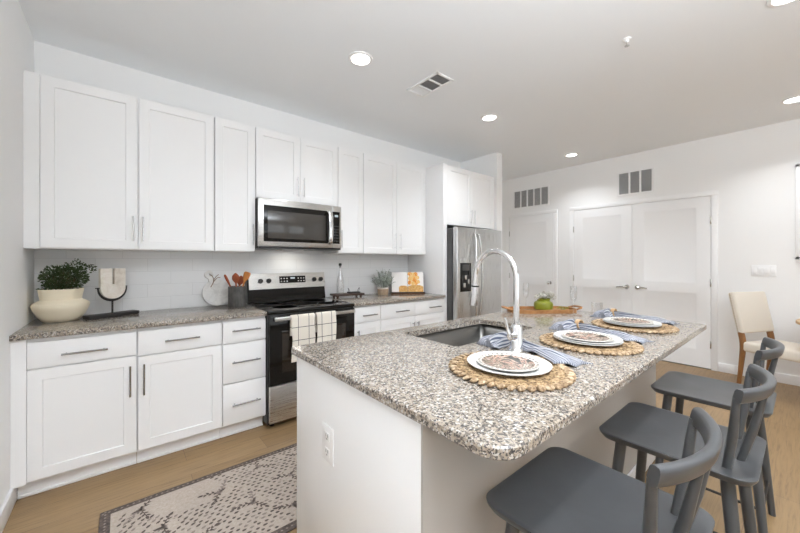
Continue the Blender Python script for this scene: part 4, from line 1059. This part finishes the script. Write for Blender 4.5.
# ------------------------------------------------------------------ wall and ceiling fittings
def grille(label, ya, yb, z0, z1, n):
    t = thing('return_air_grille', label, 'vent', (LX, (ya + yb) / 2, z0)); x1 = LX - .0005; f = .022; mb = MB()
    mb.box(LX - .012, x1, yb, ya, z0, z0 + f, .002); mb.box(LX - .012, x1, yb, ya, z1 - f, z1, .002); mb.box(LX - .012, x1, ya - f, ya, z0 + f, z1 - f, .002); mb.box(LX - .012, x1, yb, yb + f, z0 + f, z1 - f, .002)
    w = (ya - yb - 2 * f) / n
    for i in range(1, n): y = yb + f + w * i; mb.box(LX - .013, x1, y - .011, y + .011, z0 + f, z1 - f, .001)
    mb.build('grille_frame', M['trim'], t)
    for i in range(n):
        a, b_ = yb + f + w * i + (.008 if i else 0), yb + f + w * (i + 1) - (.008 if i < n - 1 else 0); mb = MB(); mb.box(LX - .002, x1, a, b_, z0 + f, z1 - f, 0, 1)
        k = 22
        for j in range(k):
            z = z0 + f + (z1 - z0 - 2 * f) * (j + .5) / k; mb.add([(LX - .010, a, z - .004), (LX - .010, b_, z - .004), (LX - .0025, b_, z + .004), (LX - .0025, a, z + .004)], [(0, 1, 2, 3)], 0)
        mb.build('louver_panel', [M['duct'], M['ductdark']], t, 0)
grille('wide white return-air grille of five bays over the single closet door', .035, -.61, 2.195, 2.52, 5)
grille('smaller white return-air grille of three bays over the double doors', -1.58, -1.995, 2.185, 2.515, 3)
t = thing('ceiling_vent', 'white rectangular air register set in the ceiling above the range', 'vent', (2.41, -1.27, H - .012))
mb = MB(); z0, z1 = H - .010, H - .0005; vx0, vx1, vy0, vy1 = 2.318, 2.512, -1.452, -1.088
mb.box(vx0, vx1, vy0, vy0 + .02, z0, z1, .002); mb.box(vx0, vx1, vy1 - .02, vy1, z0, z1, .002); mb.box(vx0, vx0 + .02, vy0, vy1, z0, z1, .002); mb.box(vx1 - .02, vx1, vy0, vy1, z0, z1, .002)
for y in (-1.335, -1.215): mb.box(vx0, vx1, y - .008, y + .008, z0, z1, .001)
mb.build('vent_frame', M['trim'], t)
for a, b_, tlt in ((-1.432, -1.343, 1), (-1.327, -1.223, 1), (-1.207, -1.108, -1)):
    mb = MB(); mb.box(vx0 + .02, vx1 - .02, a, b_, H - .002, z1, 0, 1)
    for j in range(8):
        x = vx0 + .03 + .019 * j; s_ = .0045 * tlt; mb.add([(x - s_, a, H - .009), (x - s_, b_, H - .009), (x + s_, b_, H - .0025), (x + s_, a, H - .0025)], [(0, 1, 2, 3)], 0)
    mb.build('louver_panel', [M['trim'], M['ductdark']], t, 0)
dl = [(1.776, -1.21, 'lit recessed downlight above the left run of cabinets'), (3.33, -1.21, 'lit recessed downlight nearest the fridge surround'), (5.21, -1.21, 'lit recessed downlight in front of the double closet doors'),
      (5.13, -3.195, 'lit recessed downlight above the dining chair, cut by the right border'), (3.27, -3.20, 'lit recessed downlight over the middle stool, cut by the top border'), (1.776, -3.20, 'lit recessed downlight over the stool nearest the camera'),
      (1.776, -5.20, 'added unseen recessed downlight in the living room, nearest the left wall'), (3.33, -5.20, 'added unseen recessed downlight in the middle of the living room'), (5.13, -5.20, 'added unseen recessed downlight in the living room by the right wall')]  # last row is added out of view for more light from above
for i, (x, y, l) in enumerate(dl):
    t = thing('downlight', l, 'ceiling light', (x, y, H), 'recessed ceiling downlights')
    mb = MB(Matrix.Translation((x, y, H))); mb.lathe([(.068, -.001), (.088, -.001), (.087, -.006), (.070, -.010), (.066, -.006)], n=36, close=True); mb.build('trim_ring', M['trim'], t)
    mb = MB(Matrix.Translation((x, y, H))); mb.lathe([(0, -.001), (.067, -.001), (.066, -.0055), (0, -.0065)], n=36); mb.build('lens', M['lens'], t)
    L = bpy.data.lights.new('downlight_lamp', 'AREA'); L.shape = 'DISK'; L.size = .13; L.energy = ROW_W[i // 3]; L.color = (.93, .97, 1.02); L.spread = R(DL_SPREAD)
    o = bpy.data.objects.new('downlight_lamp', L); o.location = (0, 0, -.012); COL.objects.link(o); o.parent = t
fp = (.95, -4.10, 0); t = thing('fill_uplight', 'added unseen slim white fill light shining up at the ceiling behind the camera', 'fill light', fp)  # added out of view for its ceiling bounce, standing in for a bounced flash
mb = MB(Matrix.Translation(fp)); mb.lathe([(0, 0), (.15, 0), (.15, .015), (.03, .028), (0, .028)], n=36); mb.build('uplight_base', M['trim'], t)
mb = MB(Matrix.Translation(fp)); mb.cyl((0, 0, .027), (0, 0, 1.735), .014, n=16); mb.build('pole', M['trim'], t)
mb = MB(Matrix.Translation(fp)); mb.lathe([(.0, 1.735), (.05, 1.737), (.15, 1.78), (.20, 1.845), (.192, 1.845), (.145, 1.79), (.05, 1.748), (0, 1.746)], n=40); mb.build('uplight_bowl', M['trim'], t)
L = bpy.data.lights.new('fill_uplight_source', 'AREA'); L.shape = 'DISK'; L.size = .30; L.energy = UPLIGHT_W; L.color = (.92, .97, 1.03)
o = bpy.data.objects.new('fill_uplight_source', L); o.location = (0, 0, 1.83); o.rotation_euler = (PI, 0, 0); COL.objects.link(o); o.parent = t
t = thing('fire_sprinkler', 'small white fire sprinkler head hanging from the ceiling', 'sprinkler', (3.011, -2.506, H))
T = Matrix.Translation((3.011, -2.506, H)); MB(T).lathe([(0, -.001), (.026, -.001), (.024, -.006), (.012, -.010), (.010, -.024), (0, -.024)], n=24).build('escutcheon', M['trim'], t)
mb = MB(T); mb.tube([(-.010, 0, -.02), (-.012, 0, -.034), (0, 0, -.046)], .002, 6); mb.tube([(.010, 0, -.02), (.012, 0, -.034), (0, 0, -.046)], .002, 6); mb.lathe([(0, -.047), (.014, -.047), (.014, -.045), (0, -.045)], n=16); mb.build('deflector', M['nickel'], t)
t = thing('light_switch', 'white four-gang light switch plate on the right wall by the doors', 'light switch', (LX, -2.968, 1.11))
MB().box(LX - .006, LX - .0005, -3.060, -2.876, 1.118, 1.236, .002).build('cover_plate', M['plastic'], t)
for i in range(4): y = -2.968 + (i - 1.5) * .046; MB().box(LX - .0085, LX - .0062, y - .016, y + .016, 1.144, 1.210, .001).build('rocker_switch', M['plastic'], t)
t = thing('picture_frame', 'white framed picture on the right wall, cut by the right border', 'picture', (LX, -3.5, 1.25))
mb = MB(); z0, z1, ya, yb = 1.30, 2.275, -3.19, -3.85; f = .03
mb.box(LX - .03, LX - .0005, yb, ya, z0, z0 + f, .003); mb.box(LX - .03, LX - .0005, yb, ya, z1 - f, z1, .003); mb.box(LX - .03, LX - .0005, ya - f, ya, z0, z1, .003); mb.box(LX - .03, LX - .0005, yb, yb + f, z0, z1, .003); mb.build('frame', M['trim'], t)
MB().box(LX - .012, LX - .001, yb + f, ya - f, z0 + f, z1 - f).build('print', mat('pale grey print', (.62, .64, .66), .6), t)
